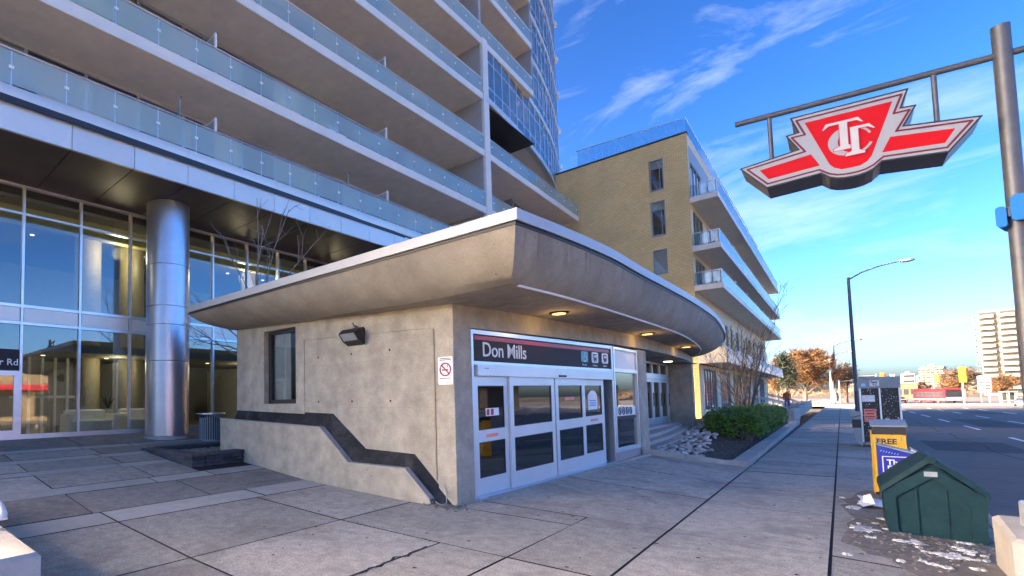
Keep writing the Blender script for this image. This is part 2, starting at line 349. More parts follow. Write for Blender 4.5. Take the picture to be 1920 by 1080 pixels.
for x, a, b in mk:
    MB().box(x - .07, x + .07, a, b, -.198, -.196).build('lane_marking', m_paint, road)
for k in range(16):
    x = 2.2 + k * 1.5
    MB().box(x, x + .9, 124.5, 128, -.198, -.196).build('crossing_stripe', m_paint, road)
kb = bpy.data.objects.new('kerb', None); COL.objects.link(kb); kb['kind'] = 'structure'
k_me = MB().cbox(-.075, .075, .004, 2.396, -.4, -.065, .02).mesh('kerb_stone'); k_me.materials.append(m_kerb)
for k in range(42):
    o = link('kerb_stone', k_me, kb); o.location = (1.43, -3 + k * 2.4, 0); o.rotation_euler.z = random.uniform(-.002, .002)

# sidewalk and plaza: every slab is a piece
def slab_mesh(x0, x1, y0, y1, gap=.014, dz=0):
    x0 += gap; x1 -= gap; y0 += gap; y1 -= gap; c = .003
    nx = max(1, int((x1 - x0) / 1.0)); ny = max(1, int((y1 - y0) / 1.6))
    xs = [x0, x0 + c] + [x0 + (x1 - x0) * i / nx for i in range(1, nx)] + [x1 - c, x1]
    ys = [y0, y0 + c] + [y0 + (y1 - y0) * i / ny for i in range(1, ny)] + [y1 - c, y1]
    rows = []
    for y in ys:
        rows.append([(x, y, gz(x, y) + dz) for x in xs])
    b = MB(); b.sheet(rows)
    b.nt = len(b.f)
    ring = [(x, y0) for x in xs] + [(x1, y) for y in ys[1:]] + [(x, y1) for x in reversed(xs[:-1])] + [(x0, y) for y in reversed(ys[1:-1])]
    n = len(ring); b.add([(x, y, gz(x, y) + dz) for x, y in ring] + [(x, y, gz(x, y) - .10) for x, y in ring], [(i, (i + 1) % n, n + (i + 1) % n, n + i) for i in range(n)])
    return b
base = MB()
base.sheet([[(x, y, gz(x, y) - .011) for x in (-30, -16.2, -14, -11.5, -10, -8, -6.5, -5, -4.6, -3.6, -2.7, -1.7, -.17, 1.36)] for y in (-8, -2, 2, 5, 7.1)])
base.sheet([[(x, y, gz(x, y) - .011) for x in (-4.6, -4.4, -4.2, -3.9, -3.6, -3.1, -2.7, -2.2, -1.7)] for y in (7.1, 7.8, 8.6, 9.3, 10.1, 11.2, 12.25, 13.2, 14.2, 16)])
base.sheet([[(x, y, gz(x, y) - .011) for x in (-1.7, -.17, 1.36)] for y in (7.1, 30, 60, 112)])
base.sheet([[(x, y, zl(x) - .011) for x in (-30, -16.2, -14, -11.5)] for y in (7.1, 12, 30)])
struct('slab_bed', base, m_joint)
sw = bpy.data.objects.new('sidewalk', None); COL.objects.link(sw); sw['kind'] = 'structure'
def slab(x0, x1, y0, y1, m=None, par=None):
    return slab_mesh(x0, x1, y0, y1, dz=random.uniform(-.004, .004)).build('paving_slab', m or m_pave, par or sw)
yj = [-4.4, -2.0, .35, 2.78, 5.17, 7.57, 9.97, 12.15, 14.75, 17.2] + [17.2 + 2.42 * i for i in range(1, 38)]
for a, b in zip(yj[:-1], yj[1:]):
    slab(-1.7, -.17, a, b); slab(-.17, 1.355, a, b)
pl = bpy.data.objects.new('plaza', None); COL.objects.link(pl); pl['kind'] = 'structure'
for x0, x1 in ((-2.74, -1.7), (-5.37, -3.62), (-3.62, -2.74)):
    for y0, y1 in ((-2.0, .35), (.35, 2.82), (2.82, 5.2)): slab(x0, x1, y0, y1, None, pl)
for x0, x1, y0, y1 in ((-2.74, -1.7, 5.2, 7.65), (-5.37, -2.74, 5.2, 7.1), (-7.5, -5.37, 5.2, 6.88), (-7.5, -5.37, 2.82, 5.2), (-7.5, -5.37, -2, 2.82), (-8.2, -7.5, -2, 2.82), (-8.2, -7.5, 2.82, 5.4), (-8.2, -7.5, 5.4, 6.88)):
    slab(x0, x1, y0, y1, m_pave_lt if x0 < -8 else None, pl)
# ramp in front of the doors, cut to the curve of the facade
def wedge(y0, y1, x1=-1.7, xs=None):
    gp = .014
    a, b = y0 + gp, y1 - gp
    N = 4
    rows = []
    for j in range(3):
        y = a + (b - a) * j / 2; xl = (arc(y) + .03) if xs is None else xs
        rows.append([(xl + (x1 - gp - xl) * i / N, y, gz(xl + (x1 - gp - xl) * i / N, y)) for i in range(N + 1)])
    q = MB(); q.sheet(rows); q.nt = len(q.f)
    e = [rows[0][i] for i in range(N + 1)]; q.sheet([e, [(p[0], p[1], p[2] - .1) for p in e]])
    e = [r[-1] for r in rows]; q.sheet([e, [(p[0], p[1], p[2] - .1) for p in e]])
    q.build('paving_slab', m_pave, pl)
MBs = [(7.65, 10.3), (10.3, 12.3), (12.3, 14.2)]
slab_mesh(-4.57, -2.74, 7.1, 7.65).build('paving_slab', m_pave, pl)
for a, b in MBs: wedge(a, b)
# pavement triangle up to the planter kerb
t = MB(); t.add([(-3.74, 14.21, .31), (-1.71, 14.21, 0), (-1.71, 15.5, 0), (-2.7, 14.9, .13)], [(0, 1, 2, 3)]); t.build('paving_slab', m_pave, pl)
# rising plaza towards the tower: light and dark bands
bands = [(-8.2, -9.55, m_pave_dk), (-9.55, -10.05, m_pave_lt), (-10.05, -11.3, m_pave_dk), (-11.3, -11.7, m_pave_lt), (-11.7, -12.6, m_pave_dk), (-12.6, -13.0, m_pave_lt), (-13.0, -13.9, m_pave_dk), (-13.9, -14.3, m_pave_lt), (-14.3, -16.1, m_pave_dk)]
for i, (a, b, m) in enumerate(bands):
    ys = [-3, -.4, 2.72, 4.7, 6.88] if i == 0 else ([-3, 1.4, 4.35, 5.6, 6.85] if i % 2 else [-3, -.2, 2.66, 4.5, 6.86])
    if i > 4: ys = ys[:4] + ([9.4, 12.5, 16, 20] if i > 5 else [5.5])
    for y0, y1 in zip(ys[:-1], ys[1:]):
        if -10.6 > b > -13.2 and y1 > 5.5:
            y1 = 5.5
            if y0 >= 5.5: continue
        slab_mesh(b, a, y0, y1, gap=.010, dz=random.uniform(-.003, .003)).build('paving_slab', m if random.random() < .8 else m_pave, pl)
MB().box(-10.2, -9.9, 3.35, 4.15, .24, .272).build('drain_cover', m_black, pl)

# a ragged crack in the near slabs, repairs and a cover in the road
rr = random.Random(15); ck = MB(); A_ = []
for k in range(15):
    t = k / 14; A_.append((-3.63 + .05 * t + rr.gauss(0, .018), 4.95 - 1.6 * t, .012 + .018 * rr.random()))
ck.sheet([[(x - w_, y, gz(x, y) + .0065) for x, y, w_ in A_], [(x + w_, y, gz(x, y) + .0065) for x, y, w_ in A_]]); ck.build('crack', m_joint, pl)
m_tar = mat('fresh_asphalt', (.05, .047, .045), .85, var=.25, scale=5, bump=.3, bscale=110)
for x0, x1, y0, y1 in ((2.2, 4.3, 26, 31), (5.6, 7.4, 44, 57), (2.0, 3.2, 58, 70), (8.6, 10.4, 70, 84)):
    MB().box(x0, x1, y0, y1, -.199, -.1975).build('road_patch', m_tar, road)
for x, y in ((3.4, 37.5), (6.5, 64)):
    q = MB(); q.lathe([(.36, -.199), (.36, -.192), (.31, -.190)], (x, y, 0), 20); q.build('manhole_cover', m_black, road)
q = MB(); rows_ = []
for k in range(40):
    y = 14 + k * 1.9; rows_.append((3.55 + .09 * math.sin(k * 1.7) + rr.gauss(0, .04), y))
q.sheet([[(x - .02, y, -.1955) for x, y in rows_], [(x + .02, y, -.1955) for x, y in rows_]]); q.build('tar_seam', m_joint, road)
# muddy verge with old snow along the kerb
def patch(name, pts, m, z, kind='structure', seed=1, rough=.15, bumpz=.02):
    rr = random.Random(seed); c = Vector((sum(p[0] for p in pts) / len(pts), sum(p[1] for p in pts) / len(pts), 0))
    ring = []
    for i in range(len(pts)):
        a = Vector((*pts[i], 0)); b = Vector((*pts[(i + 1) % len(pts)], 0))
        for k in range(5):
            p = a.lerp(b, k / 5); ring.append(c + (p - c) * (1 + rr.uniform(-rough, rough * .3)))
    rows = []
    for q in (1, .93, .75, .5, .25, .02):
        rows.append([(c.x + (p.x - c.x) * q, c.y + (p.y - c.y) * q, gz(c.x + (p.x - c.x) * q, c.y + (p.y - c.y) * q) + (z if q == 1 else z + rr.uniform(.2, 1) * bumpz)) for p in ring + [ring[0]]])
    return MB().sheet(rows).build(name, m, kind=kind, smooth=True)
patch('verge_dirt', [(-.1, 8.0), (.35, 7.3), (1.3, 7.0), (1.33, 11), (1.3, 14.5), (.3, 13.6), (-.12, 11.8), (.0, 10)], m_dirt, .006, seed=4, bumpz=.012)
rr = random.Random(19)
snow = [(.12, 9.3, .2, .3), (.5, 8.85, .2, .12), (.78, 8.45, .2, .14), (1.22, 8.95, .07, .25), (.05, 10.9, .12, .22), (.2, 11.6, .1, .2), (1.2, 10.4, .1, .4)] + [(rr.gauss(.55, .4), rr.uniform(7.6, 11.8), rr.uniform(.03, .1), rr.uniform(.03, .09)) for k in range(34)]
for i, (x, y, sx, sy) in enumerate(snow):
    if not -.12 < x < 1.3: continue
    patch('snow_patch', [(x + sx * math.cos(a) * rr.uniform(.5, 1.1), y + sy * math.sin(a) * rr.uniform(.5, 1.1)) for a in [j * math.pi / 3.5 for j in range(7)]], m_snow, .014, kind='stuff', seed=20 + i, rough=.5, bumpz=.02)
gm = MB()
for k in range(260):
    x, y = (rr.uniform(-6, 1.2), rr.uniform(3.5, 14)) if k < 200 else (rr.uniform(-1.6, 1.2), rr.uniform(14, 30))
    if y > 7 and x < arc(y) + .2: continue
    r = rr.uniform(.008, .028); gm.add([(x + r * math.cos(t) * rr.uniform(.7, 1.2), y + r * math.sin(t) * rr.uniform(.7, 1.2), gz(x, y) + .0075) for t in [j * math.pi / 3.5 for j in range(7)]], [tuple(range(7))])
gm.build('gum_spots', m_joint, kind='stuff')
db = MB(); rr = random.Random(11)
for k in range(420):
    x = rr.gauss(.65, .35); y = rr.gauss(8.9, .7)
    if x > 1.3 or x < -.15: continue
    s = rr.uniform(.006, .02); db.blob((x, y, gz(x, y) + .018), (s, s * rr.uniform(.7, 1.4), s * .6), k, 5, 3)
for k in range(260):
    x = -4.7 + rr.gauss(0, .16); y = 6.98 + rr.gauss(0, .09); s = rr.uniform(.006, .022)
    db.blob((x, y, .02), (s, s, s * .6), k, 5, 3)
db.build('dirt_clods', m_dirt, kind='stuff')

# ================================================================== STATION ENTRANCE
ST = thing('station_entrance', 'low beige concrete transit entrance with a flared curved roof', 'station entrance', (-4.6, 7.1, 0))
ZS = 3.36
def crz(x): return ZS + max(0, (-4.6 - x)) / 6.5 * .27          # soffit height along the side wall
# side wall with the window opening and a recessed field
W = MB(); yb = 7.42
def sidew(x0, x1, z0, z1a, z1b=None, y0=7.12, z0b=None):
    z1b = z1a if z1b is None else z1b; z0b = z0 if z0b is None else z0b
    W.add([(x0, y0, z0), (x1, y0, z0b), (x1, y0, z1b), (x0, y0, z1a), (x0, yb, z0), (x1, yb, z0b), (x1, yb, z1b), (x0, yb, z1a)], [(0, 1, 2, 3), (7, 6, 5, 4), (0, 4, 5, 1), (3, 2, 6, 7), (0, 3, 7, 4), (1, 5, 6, 2)])
sidew(-11.12, -9.95, -.2, crz(-11.12) + .1, crz(-9.95) + .1)
sidew(-9.95, -8.74, -.2, 1.72)
sidew(-9.95, -8.74, 3.46, crz(-9.95) + .1, crz(-8.74) + .1)
sidew(-8.74, -8.45, -.2, crz(-8.74) + .1, crz(-8.45) + .1)
sidew(-8.45, -4.95, -.2, 3.118, 2.998, y0=7.137)
sidew(-8.45, -4.95, 3.12, crz(-8.45) + .1, crz(-4.95) + .1, z0b=3.0)
sidew(-4.95, -4.6, -.2, crz(-4.95) + .1, crz(-4.6) + .1)
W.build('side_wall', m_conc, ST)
bw = MB(); bw.box(-11.12, -10.9, 7.424, 24, -.2, 3.9); bw.box(-10.9, -4.6, 23.8, 24.2, -.2, 3.7); bw.build('rear_wall', m_conc, ST)
fl = MB(); fl.box(-10.88, -4.9, 7.44, 23.78, .28, .3); fl.build('floor', m_pave_dk, ST)
ib = MB(); ib.box(-7.3, -7.2, 7.45, 23.7, .31, 3.3); ib.build('inner_wall', m_lobby, ST)
for y0 in (9.2, 12.0):
    for dx in (0, .5):
        MB().tube([(-5.2 - dx, y0, 1.55), (-5.6 - dx, y0 + .3, 1.5), (-6.9 - dx, y0 + 1.5, .75)], .03, 8).build('inner_handrail', m_alu, ST, True)
wn_ = MB(); x0, x1, z0, z1 = -9.95, -8.74, 1.72, 3.46
for a in ((x0, x0 + .1, z0, z1), (x1 - .07, x1, z0, z1), (x0 + .1, x1 - .07, z0, z0 + .1), (x0 + .1, x1 - .07, z1 - .07, z1)): wn_.box(a[0] + .002, a[1] - .002, 7.26, 7.36, a[2] + .002, a[3] - .002)
wf = wn_.build('window', m_black, ST)
MB().box(x0 + .08, x1 - .06, 7.3, 7.31, z0 + .08, z1 - .06).build('pane', m_win, wf)
MB().box(x0 + .06, x1 - .5, 7.38, 7.4, z0, z1).build('blind', m_curts[2], wf)
# low outer wall in front, stepping down
lw = MB(); prof = [(-11.57, .2), (-11.57, 1.36), (-7.69, 1.23), (-6.89, .57), (-5.5, .57), (-4.98, .1), (-4.98, -.1), (-11.57, -.1)]
lw.prism(prof[::-1], 'y', 6.9, 7.0)
lw.box(-11.57, -11.45, 7.0, 9.6, .2, 1.36)
lw.build('low_wall', m_conc, ST)
cap = MB(); pt = [(-11.57, 1.36), (-7.69, 1.23), (-6.89, .57), (-5.5, .57), (-4.98, .1)]
for (a, b) in zip(pt[:-1], pt[1:]): cap.add([(a[0], 6.885, a[1] + .006), (b[0], 6.885, b[1] + .006), (b[0], 7.02, b[1] + .006), (a[0], 7.02, a[1] + .006), (a[0], 6.885, a[1] - .03), (b[0], 6.885, b[1] - .03), (b[0], 7.02, b[1] - .03), (a[0], 7.02, a[1] - .03)], [(0, 1, 2, 3), (7, 6, 5, 4), (0, 4, 5, 1), (2, 6, 7, 3), (0, 3, 7, 4), (1, 5, 6, 2)])
cap.build('wall_cap', m_kerb, ST)
fs = MB(); lo = [(-11.1, 1.33), (-7.66, 1.2), (-6.84, .53), (-5.46, .53), (-4.9, .02)]; hi = [(-11.1, 1.6), (-7.55, 1.5), (-6.64, .83), (-5.46, .8), (-4.66, .02)]
hi = [(x, z) for x, z in hi]; N = 1
fs.sheet([[(x, 7.018, z) for x, z in lo], [(x, 7.135, z) for x, z in hi]]); fs.sheet([[(x, 7.135, z) for x, z in hi], [(x, 7.15, z + .012) for x, z in hi]])
fs.build('flashing_strip', m_bitu, ST)
cb_ = MB(); cb_.tube([(-4.93, 6.98, .06), (-4.8, 6.93, .03), (-4.72, 6.99, .05), (-4.78, 7.08, .2), (-4.83, 7.1, .32)], .009, 6); cb_.build('loose_cable', m_greyp, ST, True)

# flared roof: edge and crease lines in plan, belly in between
EP = [(-11.75, 6.1), (-9, 6.08), (-6, 6.06), (-2.91, 6.03), (-2.84, 6.6), (-2.76, 7.3), (-2.64, 8.8), (-2.62, 10.5), (-2.57, 12.5), (-2.54, 14.6), (-2.6, 18.0), (-2.88, 21.5), (-3.2, 24.3), (-3.72, 27), (-4.5, 28.8), (-5.6, 29.8), (-8, 30.3), (-11.75, 30.3)]
CP = [(-11.1, 7.12), (-9, 6.95), (-6, 6.71), (-3.23, 6.48), (-3.17, 7.06), (-3.08, 8.0), (-3.0, 9.6), (-2.95, 11.3), (-2.91, 13), (-2.9, 15), (-3.05, 17.6), (-3.38, 20.6), (-3.85, 22.9), (-4.4, 24.3), (-5.1, 25.2), (-6.1, 25.8), (-8, 26), (-11.1, 26)]
def cz(p): return crz(p[0]) if p[1] < 7.2 else ZS
ZE = 4.02
def refine(P, n=3):
    o = []
    for i in range(len(P) - 1):
        for k in range(n if i > 2 else 2):
            t = k / (n if i > 2 else 2)
            if i > 3 and i < len(P) - 2 and len(P[0]) == 2:      # catmull-rom on the curve
                p0, p1, p2, p3 = [Vector(P[j]) for j in (i - 1 if i > 4 else i, i, i + 1, i + 2)]
                q = .5 * ((2 * p1) + (-p0 + p2) * t + (2 * p0 - 5 * p1 + 4 * p2 - p3) * t * t + (-p0 + 3 * p1 - 3 * p2 + p3) * t ** 3); o.append((q.x, q.y))
            else: o.append(tuple(Vector(P[i]).lerp(Vector(P[i + 1]), t)))
    o.append(P[-1]); return o
E2, C2 = refine(EP), refine(CP)
rows = []
def bl_(th, v):   # belly profile between straight and round
    t = th / (math.pi / 2); return .62 * (math.cos(th) if v == 0 else 1 - math.sin(th)) + .38 * (1 - t)
for k in range(9):
    th = math.pi / 2 * k / 8
    rows.append([(c[0] + (e[0] - c[0]) * bl_(th, 0), c[1] + (e[1] - c[1]) * bl_(th, 0), cz(c) + (ZE - cz(c)) * bl_(th, 1)) for e, c in zip(E2, C2)])
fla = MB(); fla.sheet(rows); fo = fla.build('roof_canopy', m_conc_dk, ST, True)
rim = MB()                                                        # raised lip where belly and soffit meet on the street side
for i in range(7, len(C2) - 1):
    a, b = C2[i], C2[i + 1]
    if a[1] < 6.4 or a[0] < -4.3: continue
    rim.tube([(a[0], a[1], cz(a) + .004), (b[0], b[1], cz(b) + .004)], .022, 6)
rim.build('drip_edge', m_white, ST, True)
sof = MB()
sof.add([(c[0], c[1], cz(c) + .002) for c in C2] + [(-11.1, 7.2, crz(-11.1) + .002)], [tuple(range(len(C2)))])
sof = MB(); ins = [(max(-11.1, min(c[0], -4.7) if c[1] > 7.3 else c[0]), max(7.3, min(c[1], 24.5)), cz(c) + .002) for c in C2]
sof.sheet([[(c[0], c[1], cz(c) + .002) for c in C2], [(-11.0 if c[0] < -11 else (c[0] if c[1] < 7.2 else -5.2), 7.35 if c[1] < 7.4 else min(c[1], 24.6), cz(c) + .003) for c in C2]])
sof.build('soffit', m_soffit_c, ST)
# light metal coping in lengths with open joints
NB = len(E2)
def off(P, i, d):
    a = Vector(P[max(i - 1, 0)]); b = Vector(P[min(i + 1, len(P) - 1)]); t = (b - a).normalized(); n = Vector((t.y, -t.x)); p = Vector(P[i]) + n * d; return p
def cop(i0, i1):
    q = MB(); ring = [(.035, ZE + .03), (.05, ZE + .035), (.05, ZE + .185), (.02, ZE + .20), (-.25, ZE + .205)]
    rows = [[(*off(E2, i, d), z) for i in range(i0, i1 + 1)] for d, z in ring]
    rows = [[(x, y, z) for (x, y, z) in r] for r in rows]
    q.sheet(rows); q.build('coping', m_band, ST)
CORN = 6
def corner_off(d):  # mitre at the street corner
    return Vector((EP[3][0] + d, EP[3][1] - d))
_off = off
def off(P, i, d):
    if i == CORN: return corner_off(d)
    if i < CORN: return Vector((P[i][0], P[i][1] - d))
    if i == CORN + 1: return Vector((P[i][0] + d, P[i][1]))
    return _off(P, i, d)
for a, b in ((0, 3), (3, CORN), (CORN, 15), (15, 24), (24, 33), (33, 40), (40, NB - 1)):
    if b > a and b <= NB - 1: cop(a, b)
sh = MB(); sh.sheet([[(*off(E2, i, d), z) for i in range(NB)] for d, z in ((-.02, ZE - .012), (.012, ZE - .012), (.012, ZE + .033), (-.02, ZE + .05))]); sh.build('coping_shadow_gap', m_black, ST)  # black strip draws the shadow line under the coping
tp = MB(); tp.sheet([[(*off(E2, i, -.2), ZE + .2) for i in range(NB)], [(-11.75, min(max(e[1], 6.4), 30), ZE + .22) for e in E2]]); tp.build('roof_top', m_kerb, ST)
lx = MB(); lx.prism([(-11.75, ZE + .2), (-11.75, ZE), (-11.1, cz((-11.1, 7)) + .1), (-11.1, ZE + .2)], 'y', 7.0, 30); lx.build('roof_end', m_conc_dk, ST)

tie = MB()
for i in range(4):
    for j in range(2):
        x = -8.0 + i * 1.0; z = 1.75 + j * .95; tie.add([(x + .022 * math.cos(t), 7.1345, z + .022 * math.sin(t)) for t in [k * math.pi / 5 for k in range(10)]], [tuple(range(10))])
tie.build('tie_holes', m_joint, ST)
for z in (1.62, 2.52):
    MB().box(-8.44, -4.96, 7.133, 7.1365, z, z + .006).build('pour_seam', m_soffit_c, ST)
MB().box(-5.02, -4.99, 7.12, 7.136, .4, 2.98).build('groove', m_soffit_c, ST)
rs = random.Random(4); stn = MB()
for k in range(26):
    i = rs.uniform(7, 30); a = int(i); t = i - a; c0 = [Vector(rows[r][a]).lerp(Vector(rows[r][a + 1]), t) for r in range(0, 5)]
    wv = (Vector(rows[0][a + 1]) - Vector(rows[0][a])).normalized() * rs.uniform(.008, .03); ln = rs.choice((2, 3, 3, 4))
    for q_ in range(ln):
        o_ = Vector((.004, -.002, -.002)); f0 = 1 - q_ / ln * .6; f1 = 1 - (q_ + 1) / ln * .8
        stn.add([c0[q_] - wv * f0 + o_, c0[q_] + wv * f0 + o_, c0[q_ + 1] + wv * f1 + o_, c0[q_ + 1] - wv * f1 + o_], [(0, 1, 2, 3)])
stn.build('drip_stains', mat('drip_stain', (.24, .205, .165), .95, var=.3), ST, kind='stuff')
# curved front: beam, piers
def arcwall(y0, y1, z0, z1, th=.32, o=0, n=None, z0b=None):
    q = MB(); n = n or max(2, int((y1 - y0) / .7)); rows = [[], [], [], []]
    for i in range(n + 1):
        y = y0 + (y1 - y0) * i / n; x = arc(y) + o; zb = z0 + ((z0b or z0) - z0) * i / n
        for k, p in enumerate(((x, y, zb), (x, y, z1), (x - th, y, z1), (x - th, y, zb))): rows[k].append(p)
    q.sheet(rows + [rows[0]]); q.add([r[0] for r in rows], [(0, 1, 2, 3)]); q.add([r[-1] for r in rows], [(3, 2, 1, 0)])
    return q
MB_ = arcwall(7.121, 24.3, 2.98, 3.372, .34, z0b=3.12); MB_.build('front_beam', m_conc, ST)
arcwall(7.123, 7.56, -.2, 2.98, .34).build('front_pier', m_conc, ST)
arcwall(14.5, 15.22, .0, 2.99, .34, .02).build('front_pier', m_conc, ST)
MB().prism([(-5.15, 23.55), (-4.2, 23.55), (-4.28, 24.3), (-5.15, 24.3)], 'z', .2, 3.1).build('front_pier', m_conc, ST)
# door unit along the chord of the arc
P0 = Vector((-4.53, 7.56)); P1 = Vector((-3.83, 12.72)); U = (P1 - P0).normalized(); NV = Vector((U.y, -U.x)); LEN = (P1 - P0).length
SL = .205 / LEN                                                    # floor rises along the doors
def D(s, o, z):
    p = P0 + U * s + NV * o; return (p.x, p.y, z)
def DS(s, o, z): p = P0 + U * s + NV * o; return (p.x, p.y, z + .06 + SL * s * (1 if z < 1 else max(0, 1 - (z - 1) / 1.2)))
fr = MB(D); fr.box(0, .07, -.2, .0, .0, 2.97); fr.box(LEN - .06, LEN + .02, -.2, .0, .2, 2.97); fr.box(.07, LEN - .06, -.2, -.005, 2.90, 2.97); fr.box(.07, LEN - .06, -.2, -.005, 2.36, 2.42)
fr.build('door_frame', m_alu, ST)
sg = thing('name_sign', 'long charcoal name board with white letters Don Mills over the doors', 'sign', D(2.6, 0, 2.42))
MB(D).box(.09, LEN - .08, -.1, -.03, 2.425, 2.895).build('board', m_signblack, sg)
MB(D).box(.13, LEN - .1, -.03, -.022, 2.80, 2.875).build('stripe', m_signred, sg)
def TX(s0, z0): return lambda a, u, o: D(s0 + a, -.03 + o, z0 + u)
text('lettering', 'Don Mills', .37, TX(.34, 2.515), m_white, sg, bold=.0018, depth=.008, sx=.98, spacing=.97)
S0 = LEN - 1.42
for i, (m, cap_) in enumerate(((m_teal, 'Access'), (m_white, 'Subway'), (m_white, 'Buses'))):
    s = S0 + i * .47; q = MB(D)
    c = .03; q.prism([(s + c, 2.54), (s + .3 - c, 2.54), (s + .3, 2.54 + c), (s + .3, 2.80 - c - .02), (s + .3 - c, 2.78), (s + c, 2.78), (s, 2.80 - c - .02), (s, 2.54 + c)], 'y', -.03, -.02)
    ic = q.build('icon_panel', m, sg)
    text('caption', cap_, .07, TX(s + .15, 2.465), m_white, sg, align='CENTER', depth=.004)
    e = MB(lambda a, o, z, s=s: D(s + a, -.02 + o, 2.54 + z))
    if i == 0:
        e.tube([(.15, .004, .2), (.15, .004, .11), (.21, .004, .11), (.23, .004, .05)], .011, 6)
        e.tube([(.15 + .065 * math.cos(t), .004, .08 + .065 * math.sin(t)) for t in [math.pi * .6 + k * .45 for k in range(10)]], .008, 5)
        e.lathe([(.018, -.004), (.018, .004)], (.15, .004, .215), 10); e.build('icon', m_white, ic)
    else:
        w2 = .065 if i == 1 else .075
        e.box(.15 - w2, .15 + w2, 0, .006, .07, .2); e.box(.15 - .05, .15 - .02, 0, .006, .03, .066); e.box(.15 + .02, .15 + .05, 0, .006, .03, .066); e.build('icon', m_signblack, ic)
        e = MB(lambda a, o, z, s=s: D(s + a, -.013 + o, 2.54 + z)); e.box(.15 - w2 + .015, .15 + w2 - .015, 0, .003, .12, .175); e.box(.15 - .05, .15 - .03, 0, .003, .085, .1); e.box(.15 + .03, .15 + .05, 0, .003, .085, .1); e.build('icon_window', m_white, ic)
hd = MB(D); hd.box(.12, LEN - .1, -.12, .05, 2.165, 2.352); hd.build('door_operator', m_alu_w, ST)
MB(D).box(2.72, 2.98, .05, .075, 2.185, 2.225).build('door_sensor', m_black, ST)
MB(D).box(.3, .42, .05, .054, 2.285, 2.3).build('maker_plate', m_greyp, ST)
dl = [(.1, 1.10, -.05), (1.08, 2.62, .0), (2.64, 3.84, .0), (3.82, 4.82, -.05)]
m_stkr = m_sticker
for i, (a, b, o) in enumerate(dl):
    q = MB(DS); t = .045; st = .11; zt = 2.1; a2, b2 = a + .01, b - .01
    q.box(a2, a2 + st, o - t, o, .02, zt); q.box(b2 - st, b2, o - t, o, .02, zt)
    for z0, z1 in ((.02, .31), (.93, 1.14), (1.93, zt)): q.box(a2 + st, b2 - st, o - t, o, z0, z1)
    d = q.build('door_leaf', m_alu_w, ST)
    for z0, z1 in ((.31, .93), (1.14, 1.93)):
        MB(DS).box(a2 + st - .004, b2 - st + .004, o - .028, o - .02, z0 - .004, z1 + .004).build('pane', m_door_gl, d)
    gk = MB(DS)
    for z0, z1 in ((.31, .93), (1.14, 1.93)):
        for bx in ((a2 + st, a2 + st + .015, z0, z1), (b2 - st - .015, b2 - st, z0, z1), (a2 + st + .015, b2 - st - .015, z0, z0 + .015), (a2 + st + .015, b2 - st - .015, z1 - .015, z1)): gk.box(bx[0], bx[1], o - .018, o - .008, bx[2], bx[3])
    gk.build('gasket', m_black, d)
    if i in (0, 3): MB(DS).box((a + b) / 2 - .17, (a + b) / 2 + .17, o, o + .003, 1.0, 1.06).build('warning_sticker', m_stkr, d)
    if i == 2: MB(DS).box(a2 + .38, a2 + .78, o - .019, o - .016, 1.58, 1.66).build('warning_sticker', m_stkr, d)
    if i == 0:
        MB(DS).box(a2 + .34, a2 + .72, o - .019, o - .016, 1.38, 1.52).build('notice', m_white, d)
        for k in range(2): MB(DS).box(a2 + .36 + k * .12, a2 + .44 + k * .12, o - .015, o - .012, 1.395, 1.505).build('notice_block', m_signred, d)
    if i == 3:
        q = MB(DS); c = (a + b) / 2; q.prism([(c - .22, 1.3), (c + .2, 1.3), (c + .2, 1.68), (c + .1, 1.78), (c, 1.8), (c - .1, 1.78), (c - .22, 1.68)], 'y', o - .019, o - .016); q.build('notice', m_paper, d)
        for k, zz in enumerate((1.52, 1.46, 1.4)): MB(DS).box(c - .15, c + .13, o - .0155, o - .014, zz, zz + .025).build('notice_line', m_bluesign, d)
th = MB(DS); th.box(.06, LEN - .05, -.2, .06, -.12, .015); th.build('threshold', m_alu, ST)
th = MB(DS); th.box(.3, LEN + 1.6, .07, .12, -.1, .004); th.build('threshold_edge', m_kerb, ST)
# fixed side pane right of the doors
Q0 = P1 + U * .03; Q1 = Vector((arc(14.48) + .0, 14.48)); U2 = (Q1 - Q0).normalized(); N2 = Vector((U2.y, -U2.x)); L2 = (Q1 - Q0).length
def D2(s, o, z): p = Q0 + U2 * s + N2 * o; return (p.x, p.y, z)
q = MB(D2); q.box(0, .07, -.12, .01, .3, 2.96); q.box(L2 - .06, L2, -.12, .01, .3, 2.96); q.box(.07, L2 - .06, -.12, .01, 2.36, 2.44); q.box(.07, L2 - .06, -.12, .01, 2.9, 2.96); q.box(.07, L2 - .06, -.12, .01, .46, .54)
sp_ = q.build('side_window', m_alu, ST)
MB(D2).box(.07, L2 - .06, -.06, -.05, .54, 2.36).build('pane', m_door_gl, sp_)
MB(D2).box(.07, L2 - .06, -.06, -.04, 2.44, 2.9).build('infill_panel', m_white, sp_)
q = MB(D2); q.box(-.02, L2 + .02, -.14, .05, .2, .46); q.build('sill_block', mat('pink_granite', (.40, .32, .31), .7, var=.2, scale=20), sp_)
q = MB(D2); q.box(.25, L2 - .14, -.047, -.044, 1.30, 1.53); nb = q.build('rules_notice', m_white, sp_)
for k in range(4):
    e = MB(D2); cx = .43 + k * .26; ring = [(cx + .085 * math.cos(t), -.04, 1.42 + .085 * math.sin(t)) for t in [j * math.pi / 6 for j in range(13)]]; e.tube(ring, .012, 5); e.tube([(cx - .055, -.04, 1.475), (cx + .055, -.04, 1.365)], .011, 5); e.build('prohibition_ring', m_signblack, nb)
MB(D2).box(.25, L2 - .14, -.047, -.044, 1.22, 1.295).build('notice_strip', m_signblack, sp_)
